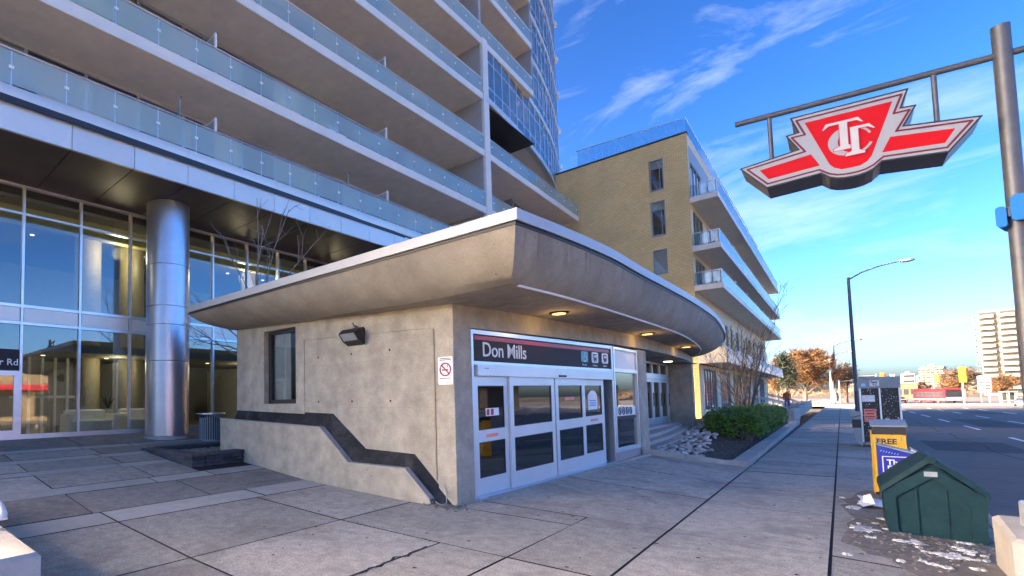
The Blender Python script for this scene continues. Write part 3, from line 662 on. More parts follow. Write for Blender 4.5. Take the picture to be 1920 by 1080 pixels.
MB(D2).box(.12, .24, -.047, -.044, 1.22, 1.42).build('fire_notice', m_sticker, sp_)
# porch with swing doors and curved steps
pf = MB(); pf.box(-6.2, -4.62, 15.24, 23.54, .5, .72); pf.build('porch_floor', m_pave_lt, ST)
pc = MB(); pc.box(-6.2, -4.1, 15.23, 24.2, 3.05, 3.07); pc.build('porch_ceiling', m_soffit_c, ST)
MB().box(-5.3, -4.1, 15.0, 15.22, .6, 3.05).build('porch_wall', m_conc, ST)
XD = -4.97
q = MB(); ys = [19.0, 19.95, 21.0, 22.1, 23.3]
for y in ys: q.box(XD - .1, XD, y - .04, y + .04, .72, 3.05)
for a, b in zip(ys[:-1], ys[1:]):
    for z0, z1 in ((2.42, 2.62), (2.98, 3.05)): q.box(XD - .1, XD, a + .04, b - .04, z0, z1)
sdf = q.build('swing_door_frame', m_alu, ST)
for a, b in zip(ys[:-1], ys[1:]):
    MB().box(XD - .05, XD - .04, a + .04, b - .04, 2.62, 2.98).build('transom_pane', m_door_gl, sdf)
    q = MB(); q.box(XD - .07, XD - .01, a + .05, a + .14, .74, 2.41); q.box(XD - .07, XD - .01, b - .14, b - .05, .74, 2.41); q.box(XD - .07, XD - .01, a + .14, b - .14, .74, .98); q.box(XD - .07, XD - .01, a + .14, b - .14, 2.3, 2.41)
    dd = q.build('swing_door', m_alu, ST)
    MB().box(XD - .045, XD - .035, a + .14, b - .14, .98, 2.3).build('pane', m_door_gl, dd)
    MB().tube([(XD + .05, b - .2, 1.4), (XD + .05, b - .2, 1.9)], .015, 6).build('handle', m_black, dd)
MB().box(XD - .1, XD - .005, 15.24, 18.96, .72, 3.05).build('porch_screen', m_conc, ST)
for k, (o0, zt) in enumerate(((-.62, .60), (-.36, .50), (-.1, .40))):
    q = MB(); n = 10; rows = [[], [], []]
    for i in range(n + 1):
        y = 15.24 + (23.54 - 15.24) * i / n; x = arc(y) + o0 + .26; zz = zt + .014 * (y - 15.24)
        for r, p in zip(rows, ((x - .5, y, zz), (x, y, zz), (x, y, zz - .28))): r.append(p)
    q.sheet(rows); q.build('step', m_kerb, ST)
# soffit lights, lit
for i, (x, y) in enumerate(((-3.72, 9.38), (-3.44, 14.22), (-3.5, 19.0))):
    z = ZS
    q = MB(); q.lathe([(.17, .0), (.17, -.025), (.135, -.03), (.135, -.012)], (x, y, z), 20); lf = q.build('downlight', m_black, ST, True)
    q = MB(); q.lathe([(.125, -.02), (.12, -.028), (.02, -.034)], (x, y, z), 20); q.build('lens', m_lamp, lf, True)
    ld = bpy.data.lights.new('downlight_glow', 'POINT'); ld.energy = 1.1; ld.color = (1, .62, .22); ld.shadow_soft_size = .12
    lo_ = bpy.data.objects.new('downlight_glow', ld); COL.objects.link(lo_); lo_.location = (x, y, z - .16)
q = MB(); q.lathe([(.14, 0), (.14, -.03)], (-4.5, 21.2, 3.05), 16); q.build('downlight', m_lampw, ST)

# wall flood lamp, no smoking sign
WL = thing('flood_lamp', 'dark wedge shaped flood lamp fixed high on the concrete side wall', 'lamp', (-6.8, 7.12, 3.05))
MB().box(-6.9, -6.62, 7.06, 7.144, 3.12, 3.2).build('mounting_plate', m_black, WL)
q = MB(); q.add([(-7.06, 6.96, 2.93), (-6.6, 6.96, 2.93), (-6.6, 7.1, 2.86), (-7.06, 7.1, 2.86), (-7.06, 6.84, 3.08), (-6.6, 6.84, 3.08), (-6.58, 6.95, 3.17), (-7.08, 6.95, 3.17), (-6.6, 7.12, 3.17), (-7.06, 7.12, 3.17)],
    [(0, 1, 5, 4), (4, 5, 6, 7), (7, 6, 8, 9), (0, 3, 2, 1), (0, 4, 7, 9, 3), (1, 2, 8, 6, 5), (3, 9, 8, 2)]); q.build('housing', m_black, WL)
q = MB(); q.add([(-7.02, 6.945, 2.94), (-6.64, 6.945, 2.94), (-6.64, 6.832, 3.07), (-7.02, 6.832, 3.07)], [(0, 1, 2, 3)]); q.build('lens', m_greyp, WL)
q = MB(); q.tube([(-6.8, 7.1, 3.22), (-6.8, 7.0, 3.23)], .03, 8); q.tube([(-6.8, 7.0, 3.23), (-6.8, 6.98, 3.29)], .022, 8); q.build('bracket', m_greyp, WL)
NS = thing('no_smoking_sign', 'white no smoking sign with red ring on the concrete wall corner', 'sign', (-4.75, 7.12, 2.24))
q = MB(lambda x, y, z: (-4.755 + x, 7.108 - y, 2.245 + z)); c = .02
q.prism([(-.145 + c, -.235), (.145 - c, -.235), (.145, -.235 + c), (.145, .235 - c), (.145 - c, .235), (-.145 + c, .235), (-.145, .235 - c), (-.145, -.235 + c)], 'y', -.01, .004); q.build('plate', m_white, NS)
NT = lambda x, y, z: (-4.755 + x, 7.104 - y, 2.245 + z)
q = MB(NT); q.tube([(.105 * math.cos(t), .004, .02 + .105 * math.sin(t)) for t in [j * math.pi / 10 for j in range(21)]], .013, 6); q.tube([(-.075, .006, .095), (.075, .006, -.055)], .012, 6); q.build('prohibition_ring', m_signred, NS)
q = MB(NT); q.box(-.065, .06, 0, .004, .0, .022); q.tube([(.03, .003, .05), (.05, .003, .07), (.035, .003, .085), (.06, .003, .1)], .007, 5); q.build('cigarette', m_black, NS)
for zz, wd in ((.2, .11), (.175, .115), (-.135, .12)): MB(NT).box(-wd, wd, 0, .003, zz, zz + .012).build('fine_print', m_signblack, NS)
MB(NT).box(.02, .12, 0, .003, -.205, -.197).build('fine_print', m_greyp, NS)

# ================================================================== CONDO TOWER
TW = thing('condo_tower', 'tall grey condo tower with glass balcony bands above a glazed lobby', 'tower', (-15, 20, 0))
def xf(y): return interp(y, [2, 23], [-13.15, -12.66]) if y <= 23 else interp(y, [23, 26.2, 29.3, 32.2, 35, 37.5, 40.2], [-12.62, -12.8, -13.1, -13.5, -14.05, -14.7, -15.5])
def xb(y): return interp(y, [2, 23, 38], [-13.15, -12.66, -12.9])
def slabgeom(y0, y1, x, back, z0, z1, n=None):
    n = n or max(2, int((y1 - y0) / 3)); q = MB(); rows = [[], [], [], []]
    for i in range(n + 1):
        y = y0 + (y1 - y0) * i / n
        for r, p in zip(rows, ((x(y), y, z0), (x(y), y, z1), (back, y, z1), (back, y, z0))): r.append(p)
    q.sheet(rows + [rows[0]]); q.add([r[0] for r in rows], [(0, 1, 2, 3)]); q.add([r[-1] for r in rows], [(3, 2, 1, 0)]); return q
YS = -7.0
post0 = 2.49
FLO = [(8.68, 9.0)] + [(11.34 + 3.04 * k, 11.34 + 3.04 * k + .32) for k in range(9)]
for k, (zb, zt) in enumerate(FLO):
    yend = 22.9 if k == 0 else (36.6 if k in (1, 2) else (29.4 if k >= 4 else 23.0))
    xbk = -15.12
    bal = slabgeom(YS, yend, xb, xbk, zb, zt, 10).build('balcony', m_slab, TW)
    q = MB(); n = 20; rows = [[], [], []]
    for i in range(n + 1):
        y = YS + (yend - YS) * i / n
        for r, p in zip(rows, ((xb(y) + .02, y, zb - .012), (xb(y) + .035, y, zb + .02), (xb(y) + .035, y, zt + .012))): r.append(p)
    rows.append([(p[0] - .2, p[1], zt + .02) for p in rows[0]])
    q.sheet(rows); q.build('edge_band', m_slabw if k else m_panel, bal)
    if yend > 30:
        q = MB(); q.box(-15.1, xb(yend), yend, yend + .03, zb - .012, zt + .012); q.build('edge_band', m_slabw, bal)
    zr = zt + (.88 if k == 0 else .82)
    q = MB(); n = 14; q.tube([(xb(y), y, zr) for y in [YS + (yend - YS) * i / n for i in range(n + 1)]], .026, 6); q.build('handrail', m_alu, bal, True)
    ps = MB(); cl = MB(); y = post0 - 1.125 * 8
    gy0 = None; gbig = MB()
    while y < yend - .1:
        x = xb(y)
        ps.box(x - .05, x - .015, y - .02, y + .02, zt, zr - .02); cl.box(x - .012, x + .022, y - .05, y + .05, zt + .42, zt + .49)
        y2 = min(y + 1.125, yend)
        if y2 - y > .2:
            ga = MB(); ga.add([(x + .006, y + .012, zt + .06), (xb(y2) + .006, y2 - .012, zt + .06), (xb(y2) + .006, y2 - .012, zr - .05), (x + .006, y + .012, zr - .05)], [(0, 1, 2, 3)])
            vis = y > -1 and k < 6
            if vis: ga.build('glass_panel', m_balu, bal)
            else: gbig.add(ga.v, ga.f)
        y += 1.125
    ps.build('rail_posts', m_alu, bal, kind='stuff'); cl.build('glass_clamps', m_white, bal, kind='stuff')
    if gbig.v: gbig.build('glass_panels', m_balu, bal, kind='stuff')
    if yend > 30:
        for xx in (-13.05, -13.55, -14.05, -14.55): pass
    # partitions between flats
    for yp in (-.1, 7.64, 15.4):
        q = MB(); x = xb(yp); q.box(x - 1.7, x - .12, yp - .012, yp + .012, zt + .05, zt + 1.28); q.build('partition_glass', m_frost, bal)
        q = MB(); q.box(x - .11, x - .04, yp - .035, yp + .035, zt, zt + 1.34); q.box(x - 1.7, x - .11, yp - .02, yp + .02, zt + 1.285, zt + 1.32); q.build('partition_post', m_slabw, bal)
    # window wall behind
    if k < 6:
        ztop = FLO[k + 1][0] if k + 1 < len(FLO) else zt + 2.7
        q = MB(); ym = -5.0; mull = []
        rr = random.Random(k * 31)
        while ym < 22.6: mull.append(ym); ym += 1.48 if rr.random() < .7 else .75
        mull.append(22.9)
        for y in mull: q.box(-15.13, -15.04, y - .04, y + .04, zt, ztop)
        for a, b in zip(mull[:-1], mull[1:]): q.box(-15.13, -15.05, a + .04, b - .04, ztop - .1, ztop); q.box(-15.13, -15.05, a + .04, b - .04, zt, zt + .1)
        ww = q.build('window_wall', m_greyp if k % 2 else m_alu, TW)
        for a, b in zip(mull[:-1], mull[1:]):
            if b < 0: continue
            MB().box(-15.1, -15.09, a + .04, b - .04, zt + .1, ztop - .1).build('pane', m_win, ww)
            r = rr.random(); c = m_curts[0 if r < .22 else 1 if r < .42 else 2 if r < .68 else 3 if r < .86 else 4]
            if c is m_curts[4]:
                q = MB()
                for j in range(int((ztop - zt - .3) / .09)): q.box(-15.085, -15.06, a + .05, b - .05, zt + .12 + j * .09, zt + .17 + j * .09)
                q.build('louvre', c, ww)
            else:
                MB().box(-15.2, -15.18, a, b, zt + .1, ztop).build('curtain', c, ww)
    else:
        MB().box(-15.13, -15.05, YS, 22.9, zt, zt + 2.72).build('window_wall', m_spand, TW)
core = MB(); core.box(-22, -15.5, -9, 23, 8.7, 66); core.build('core', m_dark, TW)
q = MB(); q.box(-15.5, -13, -9, -7.2, 8.7, 66); q.box(-15.45, -13.4, -7.2, 23, 39, 66); q.box(-22, -14.3, 23.5, 29.6, 39, 66); q.box(-22, -16.2, 29.6, 40, 33.5, 66); q.build('upper_storeys', m_wallgrey, TW)  # unseen upper block and near end, shaped for shadow and sky glow
# chairs and tables left out on a few balconies
for i, (fk, y, m, lb) in enumerate(((0, 18.6, m_greyp, 'grey balcony chair on the lowest balcony near the concrete roof'), (1, 13.3, m_white, 'pale balcony chair on the second balcony, middle flat'), (1, 18.3, m_greyp, 'dark balcony chair on the second balcony near the corner column'), (2, 12.6, m_bluesign, 'blue balcony chair on the third balcony by the glass divider'), (0, 2.9, m_greyp, 'grey balcony chair at the far left of the lowest balcony'))):
    zt = FLO[fk][1]; x = xb(y) - .75
    t = thing('balcony_chair', lb, 'chair', (x, y, zt), 'chairs on the tower balconies')
    MB().box(x - .24, x + .24, y - .24, y + .24, zt + .42, zt + .46).build('seat', m, t)
    MB().box(x - .26, x - .22, y - .24, y + .24, zt + .46, zt + .92).build('backrest', m, t)
    for a in (-.2, .2):
        for b in (-.2, .2): MB().box(x + a - .018, x + a + .018, y + b - .018, y + b + .018, zt + .02, zt + .42).build('leg', m_greyp, t)
for fk, y in ((0, 14.1), (0, 6.9)):
    zt = FLO[fk][1]; q = MB(); q.tube([(-13.9, y, zt), (-13.9, y, zt + 1.95), (-13.75, y, zt + 2.02)], .035, 6); q.build('vent_pipe', m_greyp, TW)
# dividing wall and corner column at the end of the balconies
for k in range(1, 9):
    zb, zt = FLO[k]; zprev = FLO[k - 1][1]
    MB().box(-15.1, -12.72, 22.93, 23.15, zprev, zb).build('end_wall', m_wallgrey, TW)
MB().box(-12.98, -12.6, 23.02, 23.55, 8.7, 20.85).build('corner_column', m_slabw, TW)
# lowest floor: fascia in panels, dark reveal, soffit in panels
yy = post0 - 1.48 * 6.2
cnt = 0
while yy < 23:
    y2 = yy + 1.49
    q = MB(); q.add([(xb(yy) + .03, yy + .008, 7.96), (xb(y2) + .03, y2 - .008, 7.96), (xb(y2) + .03, y2 - .008, 8.6), (xb(yy) + .03, yy + .008, 8.6), (xb(yy) - .05, yy + .008, 7.96), (xb(y2) - .05, y2 - .008, 7.96), (xb(y2) - .05, y2 - .008, 8.6), (xb(yy) - .05, yy + .008, 8.6)],
        [(0, 1, 2, 3), (0, 4, 5, 1), (2, 6, 7, 3), (1, 5, 6, 2), (0, 3, 7, 4)]); q.build('fascia_panel', m_panel, TW)
    q = MB(); q.add([(xb(yy) + .05, yy + .006, 8.70), (xb(y2) + .05, y2 - .006, 8.70), (xb(y2) + .075, y2 - .006, 8.82), (xb(yy) + .075, yy + .006, 8.82), (xb(y2) + .05, y2 - .006, 9.0), (xb(yy) + .05, yy + .006, 9.0), (xb(y2) - .1, y2 - .006, 9.03), (xb(yy) - .1, yy + .006, 9.03)],
        [(0, 1, 2, 3), (3, 2, 4, 5), (5, 4, 6, 7)]); q.build('cornice_panel', m_panel, TW, True)
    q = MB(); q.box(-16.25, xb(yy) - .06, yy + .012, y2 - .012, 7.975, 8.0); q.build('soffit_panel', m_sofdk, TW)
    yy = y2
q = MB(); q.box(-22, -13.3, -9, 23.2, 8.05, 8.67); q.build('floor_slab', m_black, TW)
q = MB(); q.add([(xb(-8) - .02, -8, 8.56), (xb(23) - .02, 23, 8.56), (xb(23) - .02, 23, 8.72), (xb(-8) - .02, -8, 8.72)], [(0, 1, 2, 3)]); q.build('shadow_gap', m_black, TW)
# round columns in metal casing
for cx, cy_ in ((-14.93, 7.06), (-14.9, 15.9), (-14.95, -1.8)):
    z0 = zl(cx) - .05
    cbz = MB(); cbz.lathe([(.67, z0), (.67, z0 + .1), (.655, z0 + .1)], (cx, cy_, 0), 32); cb2 = cbz.build('column', m_kerb, TW, True)
    for a, b in ((z0 + .11, 3.05), (3.065, 4.15), (4.165, 4.72), (4.735, 6.0), (6.015, 7.97)):
        q = MB(); q.lathe([(.64, a), (.64, b)], (cx, cy_, 0), 40); q.build('column_casing', m_col, cb2, True)
# lobby curtain wall
X = -16.2
mull = [round(3.45 + 1.478 * i, 3) for i in range(-5, 14)]
ZB = .9; rowsz = [(ZB, .98), (4.02, 4.1), (4.5, 4.58), (7.12, 7.18), (7.9, 7.97)]
q = MB()
for y in mull: q.box(X - .12, X + .03, y - .032, y + .032, ZB - .2, 7.97)
for a, b in zip(mull[:-1], mull[1:]):
    for z0, z1 in rowsz: q.box(X - .12, X + .02, a + .032, b - .032, z0 - (.2 if z0 == ZB else 0), z1)
cw = q.build('lobby_glazing', m_alu, TW)
for i, (a, b) in enumerate(zip(mull[:-1], mull[1:])):
    a += .032; b -= .032
    if not (b < 3.46 and a > 1.9): MB().box(X - .05, X - .04, a, b, .98, 4.02).build('pane', m_curt, cw)
    MB().box(X - .05, X - .0, a + .02, b - .02, 4.11, 4.49).build('spandrel_panel', m_panel, cw)
    MB().box(X - .05, X - .04, a, b, 4.58, 7.12).build('pane', m_curt, cw)
    MB().box(X - .05, X - .04, a, b, 7.18, 7.9).build('pane', m_win, cw)
# lobby entrance leaf and street name band
q = MB(); a, b = 2.004, 3.418
q.box(X - .06, X + .03, a, a + .1, .98, 2.72); q.box(X - .06, X + .03, b - .12, b, .98, 2.72); q.box(X - .06, X + .03, a + .1, b - .12, 2.6, 2.72); q.box(X - .06, X + .03, a + .1, b - .12, .98, 1.1)
ld_ = q.build('lobby_door', m_alu, cw)
MB().box(X - .05, X - .04, a, b, 2.72, 4.02).build('pane', m_curt, cw)
MB().box(X - .02, X - .015, a + .1, b - .12, 1.1, 2.6).build('door_pane', m_curt, cw)
bb = MB(); bb.box(X - .035, X - .005, a, b, 2.74, 3.32); bb.build('name_band', m_signblack, cw)
text('lettering', 'r Rd', .25, lambda x, u, o: (X - .004 + o, 2.95 + x, 2.88 + u), m_white, cw, bold=.002)
# lobby interior
q = MB(); q.box(-24, X - .15, -6, 24, .8, .9); q.build('lobby_floor', m_pave_dk, TW)
q = MB(); q.box(-24, X - .15, -6, 24, 7.6, 7.7); q.box(-24.1, -24, -6, 24, .9, 7.6); q.box(-24, X - .15, 23.9, 24, .9, 7.6); q.box(-24, X - .15, -6, -5.9, .9, 7.6); q.build('lobby_wall', m_lobby, TW)
q = MB(); q.box(-17.2, -16.9, -5.5, 23.5, 7.12, 7.59); q.build('lobby_bulkhead', m_olive, TW)
q = MB(); q.box(-20.5, -16.5, -5.5, 23.5, 3.35, 3.6); q.build('mezzanine', m_lobby, TW)
for y in (.6, 5.9, 7.4, 12.6): 
    q = MB(); q.lathe([(.42, .9), (.42, 7.58)], (-18.6, y, 0), 18); q.build('lobby_column', m_lobcol, TW, True)
q = MB(); q.box(-22, -18.9, 7.0, 9.2, .9, 3.3); q.box(-22, -19.2, 12.4, 20, .9, 3.3); q.build('lobby_partition', m_lobw, TW)
for i in range(5):
    q = MB(); y = 3.7 + i * .36; q.box(-18.2, -18.1, y, y + .07, .9, 3.3); q.build('inner_screen_post', m_lobw, TW)
q = MB(); q.box(-18.2, -18.12, 3.6, 5.4, 2.0, 2.08); q.build('inner_screen_rail', m_lobw, TW)
for y in [2.5 + 1.9 * i for i in range(8)]:
    for x_, z in ((-17.7, 7.59), (-19.5, 7.59), (-17.9, 3.345)):
        q = MB(); q.lathe([(.07, 0), (.06, -.015)], (x_, y, z), 12); q.build('lobby_light', m_lampw, TW)
for y in (1.5, 6.5, 11.5, 16.5):
    for z_, e_ in ((6.9, 26), (3.1, 10)):
        ld = bpy.data.lights.new('lobby_glow', 'POINT'); ld.energy = e_; ld.color = (1, .82, .5); ld.shadow_soft_size = .2
        lo_ = bpy.data.objects.new('lobby_glow', ld); COL.objects.link(lo_); lo_.location = (-17.45, y, z_)
for i, (y, c) in enumerate(((4.9, 'white lobby sofa behind the glass beside the column'), (6.6, 'white lobby armchair behind the glass nearer the grey column'))):
    t = thing('sofa', 'white low sofa seen in the lobby ' + ('left of the potted plant' if i == 0 else 'right under the potted plant'), 'sofa', (-17.3, y, .9))
    MB().cbox(-17.7, -16.9, y + .1, y + 1.3, .9, 1.3, .05).build('seat', m_white, t)
    MB().cbox(-17.9, -17.71, y + .1, y + 1.3, .9, 1.62, .05).build('backrest', m_white, t)
    for yy_ in (y, y + 1.31): MB().cbox(-17.85, -16.9, yy_, yy_ + .09, .9, 1.48, .03).build('armrest', m_white, t)
pt_ = thing('potted_plant', 'small dark potted plant standing in the lobby by the white sofas', 'plant', (-17.85, 6.45, .9))
q = MB(); q.lathe([(.1, .9), (.15, 1.62), (.14, 1.62)], (-17.98, 6.4, 0), 12); q.build('pot', m_lobw, pt_)
q = MB(); rr = random.Random(3)
for k in range(14):
    a = rr.uniform(0, 6.28); q.tube([(-17.98, 6.4, 1.6), (-17.98 + .1 * math.cos(a), 6.4 + .1 * math.sin(a), 1.85), (-17.98 + .2 * math.cos(a), 6.4 + .2 * math.sin(a), 1.9 + rr.uniform(0, .2))], [.02, .03, .004], 4)
q.build('leaves', m_leafdk, pt_)
# glass bay turning away at the far end
YB = [23.3, 24.3, 25.3, 26.3, 27.4, 28.5, 29.6, 30.7, 31.8, 32.9, 34.0, 35.1, 36.2, 37.2, 38.2, 39.2, 40.2]
npane = 0; rest = MB(); restf = MB()
for k in range(1, 9):
    zb, zt = FLO[k]; z1 = zb + 3.04
    ya = 23.3 if k == 3 else 29.5
    if k < 3: ya = 29.3
    ys = [y for y in YB if y >= ya]
    xx = (lambda y: xf(y)) if k > 2 else (lambda y: -14.35 - .08 * (y - 29.3))
    bands_ = [(zt, zt + .62), (zt + .62, zt + 2.05), (zt + 2.05, z1 - .02)]
    for a, b in zip(ys[:-1], ys[1:]):
        for j, (u, v) in enumerate(bands_):
            p = [(xx(a), a + .03, u + .03), (xx(b), b - .03, u + .03), (xx(b), b - .03, v - .03), (xx(a), a + .03, v - .03)]
            if k < 6:
                MB().add(p, [(0, 1, 2, 3)]).build('bay_pane', m_bay, TW); npane += 1
            else: rest.add(p, [(0, 1, 2, 3)])
    fr = MB()
    for y in ys: fr.box(xx(y) - .06, xx(y) + .035, y - .03, y + .03, zt, z1)
    for a, b in zip(ys[:-1], ys[1:]):
        for zz in (zt + .62, zt + 2.05):
            fr.add([(xx(a) + .02, a, zz - .03), (xx(b) + .02, b, zz - .03), (xx(b) + .02, b, zz + .03), (xx(a) + .02, a, zz + .03)], [(0, 1, 2, 3)])
    fr.build('bay_frame', m_alu, TW)
    if k > 2:
        q = MB(); rows = [[], [], [], []]
        for y in ys:
            for r, p in zip(rows, ((xx(y) - .3, y, zb), (xx(y) + .05, y, zb), (xx(y) + .05, y, zt), (xx(y) - .3, y, zt))): r.append(p)
        q.sheet(rows + [rows[0]]); q.build('bay_spandrel', m_panel, TW)
        q = MB(); q.add([(-30, ya, zb), *[(xx(y) - .28, y, zb) for y in ys], (-30, 40.2, zb)], [tuple(range(len(ys) + 2))]); q.build('bay_floor', m_slab, TW)
    q = MB(); q.sheet([[(xx(y) - .7, y, zt) for y in ys], [(xx(y) - .7, y, z1) for y in ys]]); q.build('bay_blind', m_curts[2], TW)
    if k >= 4:
        q = MB(); q.box(-15.2, xb(29.4) - .05, 29.42, 29.5, zt, z1); q.build('bay_end_wall', m_wallgrey, TW)
        q = MB(); q.box(-15.2, -15.1, 23.2, 29.42, zt, z1); q.build('bay_window_wall', m_spand, TW)
    if k > 2:   # slim balcony ends on the far corner
        q = MB(); q.box(-16.8, -15.42, 40.2, 40.75, zb, zt + .05); q.build('corner_ledge', m_panel, TW)
        q = MB(); q.box(-17, -15.55, 40.15, 40.25, zt + .05, z1); q.build('corner_wall', m_spand, TW)
if rest.v: rest.build('bay_panes', m_bay, TW, kind='stuff')
for k in (1, 2):
    zb, zt = FLO[k]
    q = MB(); q.box(-15.2, -15.1, 23.15, 29.3, zt, zt + 2.72); q.build('recess_wall', m_wallgrey if k == 1 else m_dark, TW)
    q = MB(); q.box(-15.1, -14.3, 29.2, 29.3, zt, zt + 2.72); q.build('recess_wall', m_spand, TW)
q = MB(); q.box(-30, -15.6, 23, 40.1, 8.7, 17.3); q.build('wing_core', m_dark, TW)
q = MB(); q.box(-15.0, -12.75, 23.6, 29.4, FLO[3][0] - .03, FLO[3][0] - .004); q.build('recess_soffit', m_sofdk, TW)

# ================================================================== YELLOW BRICK BLOCK
BB = thing('brick_building', 'yellow brick midrise with long balconies beyond the transit entrance', 'building', (-6.25, 37.2, .6))
YF, XS, YE, ZT = 37.2, -6.25, 77.5, 18.55
q = MB()
win = [(-8.43, -7.62, 15.36, 17.42), (-8.45, -7.61, 12.32, 14.62), (-8.47, -7.62, 9.8, 11.38)]
zc = [-.5] + [z for w_ in reversed(win) for z in (w_[2], w_[3])] + [ZT]
q.box(-15.2, -8.45, YF, YF + .3, -.5, ZT); q.box(-7.62, XS, YF, YF + .3, -.5, ZT)
for i in range(0, len(zc), 2): q.box(-8.45, -7.62, YF, YF + .3, zc[i], zc[i + 1])
q.build('brick_wall', m_brick, BB)
MB().box(-15.25, XS + .03, YF - .03, YF + .32, ZT, ZT + .12).build('parapet_cap', m_black, BB)
for x0, x1, z0, z1 in win:
    x0 += .02; x1 -= .01
    q = MB(); c = .06
    q.box(x0, x0 + c, YF + .02, YF + .1, z0, z1); q.box(x1 - c, x1, YF + .02, YF + .1, z0, z1); q.box(x0 + c, x1 - c, YF + .02, YF + .1, z0, z0 + c); q.box(x0 + c, x1 - c, YF + .02, YF + .1, z1 - c, z1)
    big = z1 - z0 > 1.8
    if big: q.box(x0 + c, x1 - c, YF + .02, YF + .1, z1 - .62, z1 - .55); q.box(x1 - .24, x1 - .2, YF + .02, YF + .1, z0 + c, z1 - .62)
    wf = q.build('window', m_greyp, BB)
    q = MB(); q.box(x0 + c, x1 - c, YF + .06, YF + .065, z0 + c, z1 - c); q.build('pane', m_win, wf)
    MB().box(x0 + c, x1 - c, YF + .11, YF + .12, (z1 - .55) if big else z0 + c, z1 - c).build('blind', m_curts[2], wf)
    MB().box(x0 + c, x1 - c, YF + .35, YF + .37, z0, z1).build('dark_room', m_dark, wf)
    MB().box(x0 - .02, x1 + .02, YF - .03, YF + .02, z0 - .06, z0 - .002).build('sill', m_greyp, wf)
# street side wall in storeys
BZ = [(8.35, 8.75), (10.85, 11.25), (14.0, 14.4)]
def street_wall(z0, z1, m, name, bays, wz0, wz1):
    """wall along the street with real openings between solid piers"""
    q = MB(); y = YF + .3
    for a, b in bays:
        q.box(XS - .3, XS, y, a, z0, z1); q.box(XS - .3, XS, a, b, z0, wz0); q.box(XS - .3, XS, a, b, wz1, z1); y = b
    q.box(XS - .3, XS, y, YE, z0, z1); q.build(name, m, BB)
    for a, b in bays:
        q = MB(); c = .05; n = max(1, int((b - a) / .9)); st = (b - a) / n
        for i in range(n + 1): yy = min(max(a + i * st, a + c / 2), b - c / 2); q.box(XS - .12, XS - .04, yy - c / 2, yy + c / 2, wz0, wz1)
        q.box(XS - .12, XS - .045, a + c, b - c, wz0, wz0 + c); q.box(XS - .12, XS - .045, a + c, b - c, wz1 - c, wz1)
        wf = q.build('window', m_greyp, BB)
        MB().box(XS - .09, XS - .085, a, b, wz0, wz1).build('pane', m_win, wf)
        MB().box(XS - .6, XS - .55, a, b, wz0, wz1).build('curtain', random.choice(m_curts[:4]), wf)
        if wz1 - wz0 > 2.6 and b - a > 3:
            MB().box(XS - .13, XS - .125, a + .1, b - .1, wz1 - .75, wz1 - .05).build('valance', m_white, wf)
            MB().box(XS - .13, XS - .125, a + .1, b - .1, wz1 - 1.35, wz1 - .78).build('window_banner', m_denim, wf)
street_wall(.5, 3.75, m_ybeam, 'street_wall', [(38.6 + 6.1 * i, 43.3 + 6.1 * i) for i in range(6)], .85, 3.55)
street_wall(4.3, 8.35, m_ybeam, 'street_wall', [(39.4 + 2.9 * i, 40.3 + 2.9 * i + (.6 if i % 2 else 0)) for i in range(13)], 4.9, 7.3)
for z0, z1 in ((8.75, 10.85), (11.25, 14.0), (14.4, 17.9)):
    street_wall(z0, z1, m_ybeam if z0 < 14 else m_greyp, 'street_wall', [(37.9 + 4.8 * i, 41.3 + 4.8 * i) for i in range(8)], z0 + .1, min(z1 - .25, z0 + 2.5))
q = MB(); q.box(XS - .3, XS, YF + .3, YE, 17.9, ZT); q.box(-15, XS, YE - .3, YE, .5, ZT); q.box(-15, XS - .3, YF + .3, YE - .3, ZT - .2, ZT - .05); q.build('roof_slab', m_ybeam, BB)
q = MB(); q.box(-15, XS - .65, YF + 1.2, YE - .4, .5, ZT - .3); q.build('core', m_dark, BB)
XO = -4.84
for zb, zt in BZ:
    bal = MB().box(XS + .003, XO, YF - .0, YE + 1.2, zb, zt - .1).build('balcony', m_slab, BB)
    q = MB(); q.box(XS + .003, XO + .03, YF - .05, YF - .003, zb - .02, zt - .08); q.box(XO + .003, XO + .05, YF - .003, YE + 1.2, zb - .02, zt - .08); q.build('edge_band', m_slabw, bal)
    zr = zt + .72
    q = MB(); q.tube([(XS + .02, YF - .02, zr), (XO + .01, YF - .02, zr), (XO + .01, YE + 1.2, zr)], .03, 6); q.build('handrail', m_alu, bal)
    q = MB()
    for i in range(4): q.box(XS + .06 + i * .43, XS + .1 + i * .43, YF - .035, YF - .005, zt - .08, zr)
    q.build('rail_posts', m_greyp, bal, kind='stuff')
    for i in range(3): MB().box(XS + .12 + i * .43, XS + .47 + i * .43, YF - .025, YF - .015, zt, zr - .08).build('glass_panel', m_balu_y, bal)
    q = MB()
    for i in range(34): MB().box(XO + .005, XO + .015, YF + .02 + i * 1.2, YF + 1.17 + i * 1.2, zt - .06, zr - .05).build('glass_panel', m_balu, bal); q.box(XO - .03, XO + .002, YF + i * 1.2 - .02, YF + i * 1.2 + .02, zt - .08, zr)
    q.build('rail_posts', m_alu, bal, kind='stuff')
    for i in range(6): MB().box(XS + .01, XO - .1, YF + 7 + i * 5.9, YF + 7.06 + i * 5.9, zt - .08, zt + 1.15).build('partition', m_slabw, bal)
q = MB(); q.box(XS + .004, XO, YF + .01, YE, 3.82, 4.25); cn = q.build('canopy', m_slab, BB)
q = MB(); q.box(XS + .004, XO + .03, YF - .045, YF + .007, 3.78, 4.34); q.box(XO + .003, XO + .05, YF + .007, YE, 3.78, 4.34); q.build('edge_band', m_panel, cn)
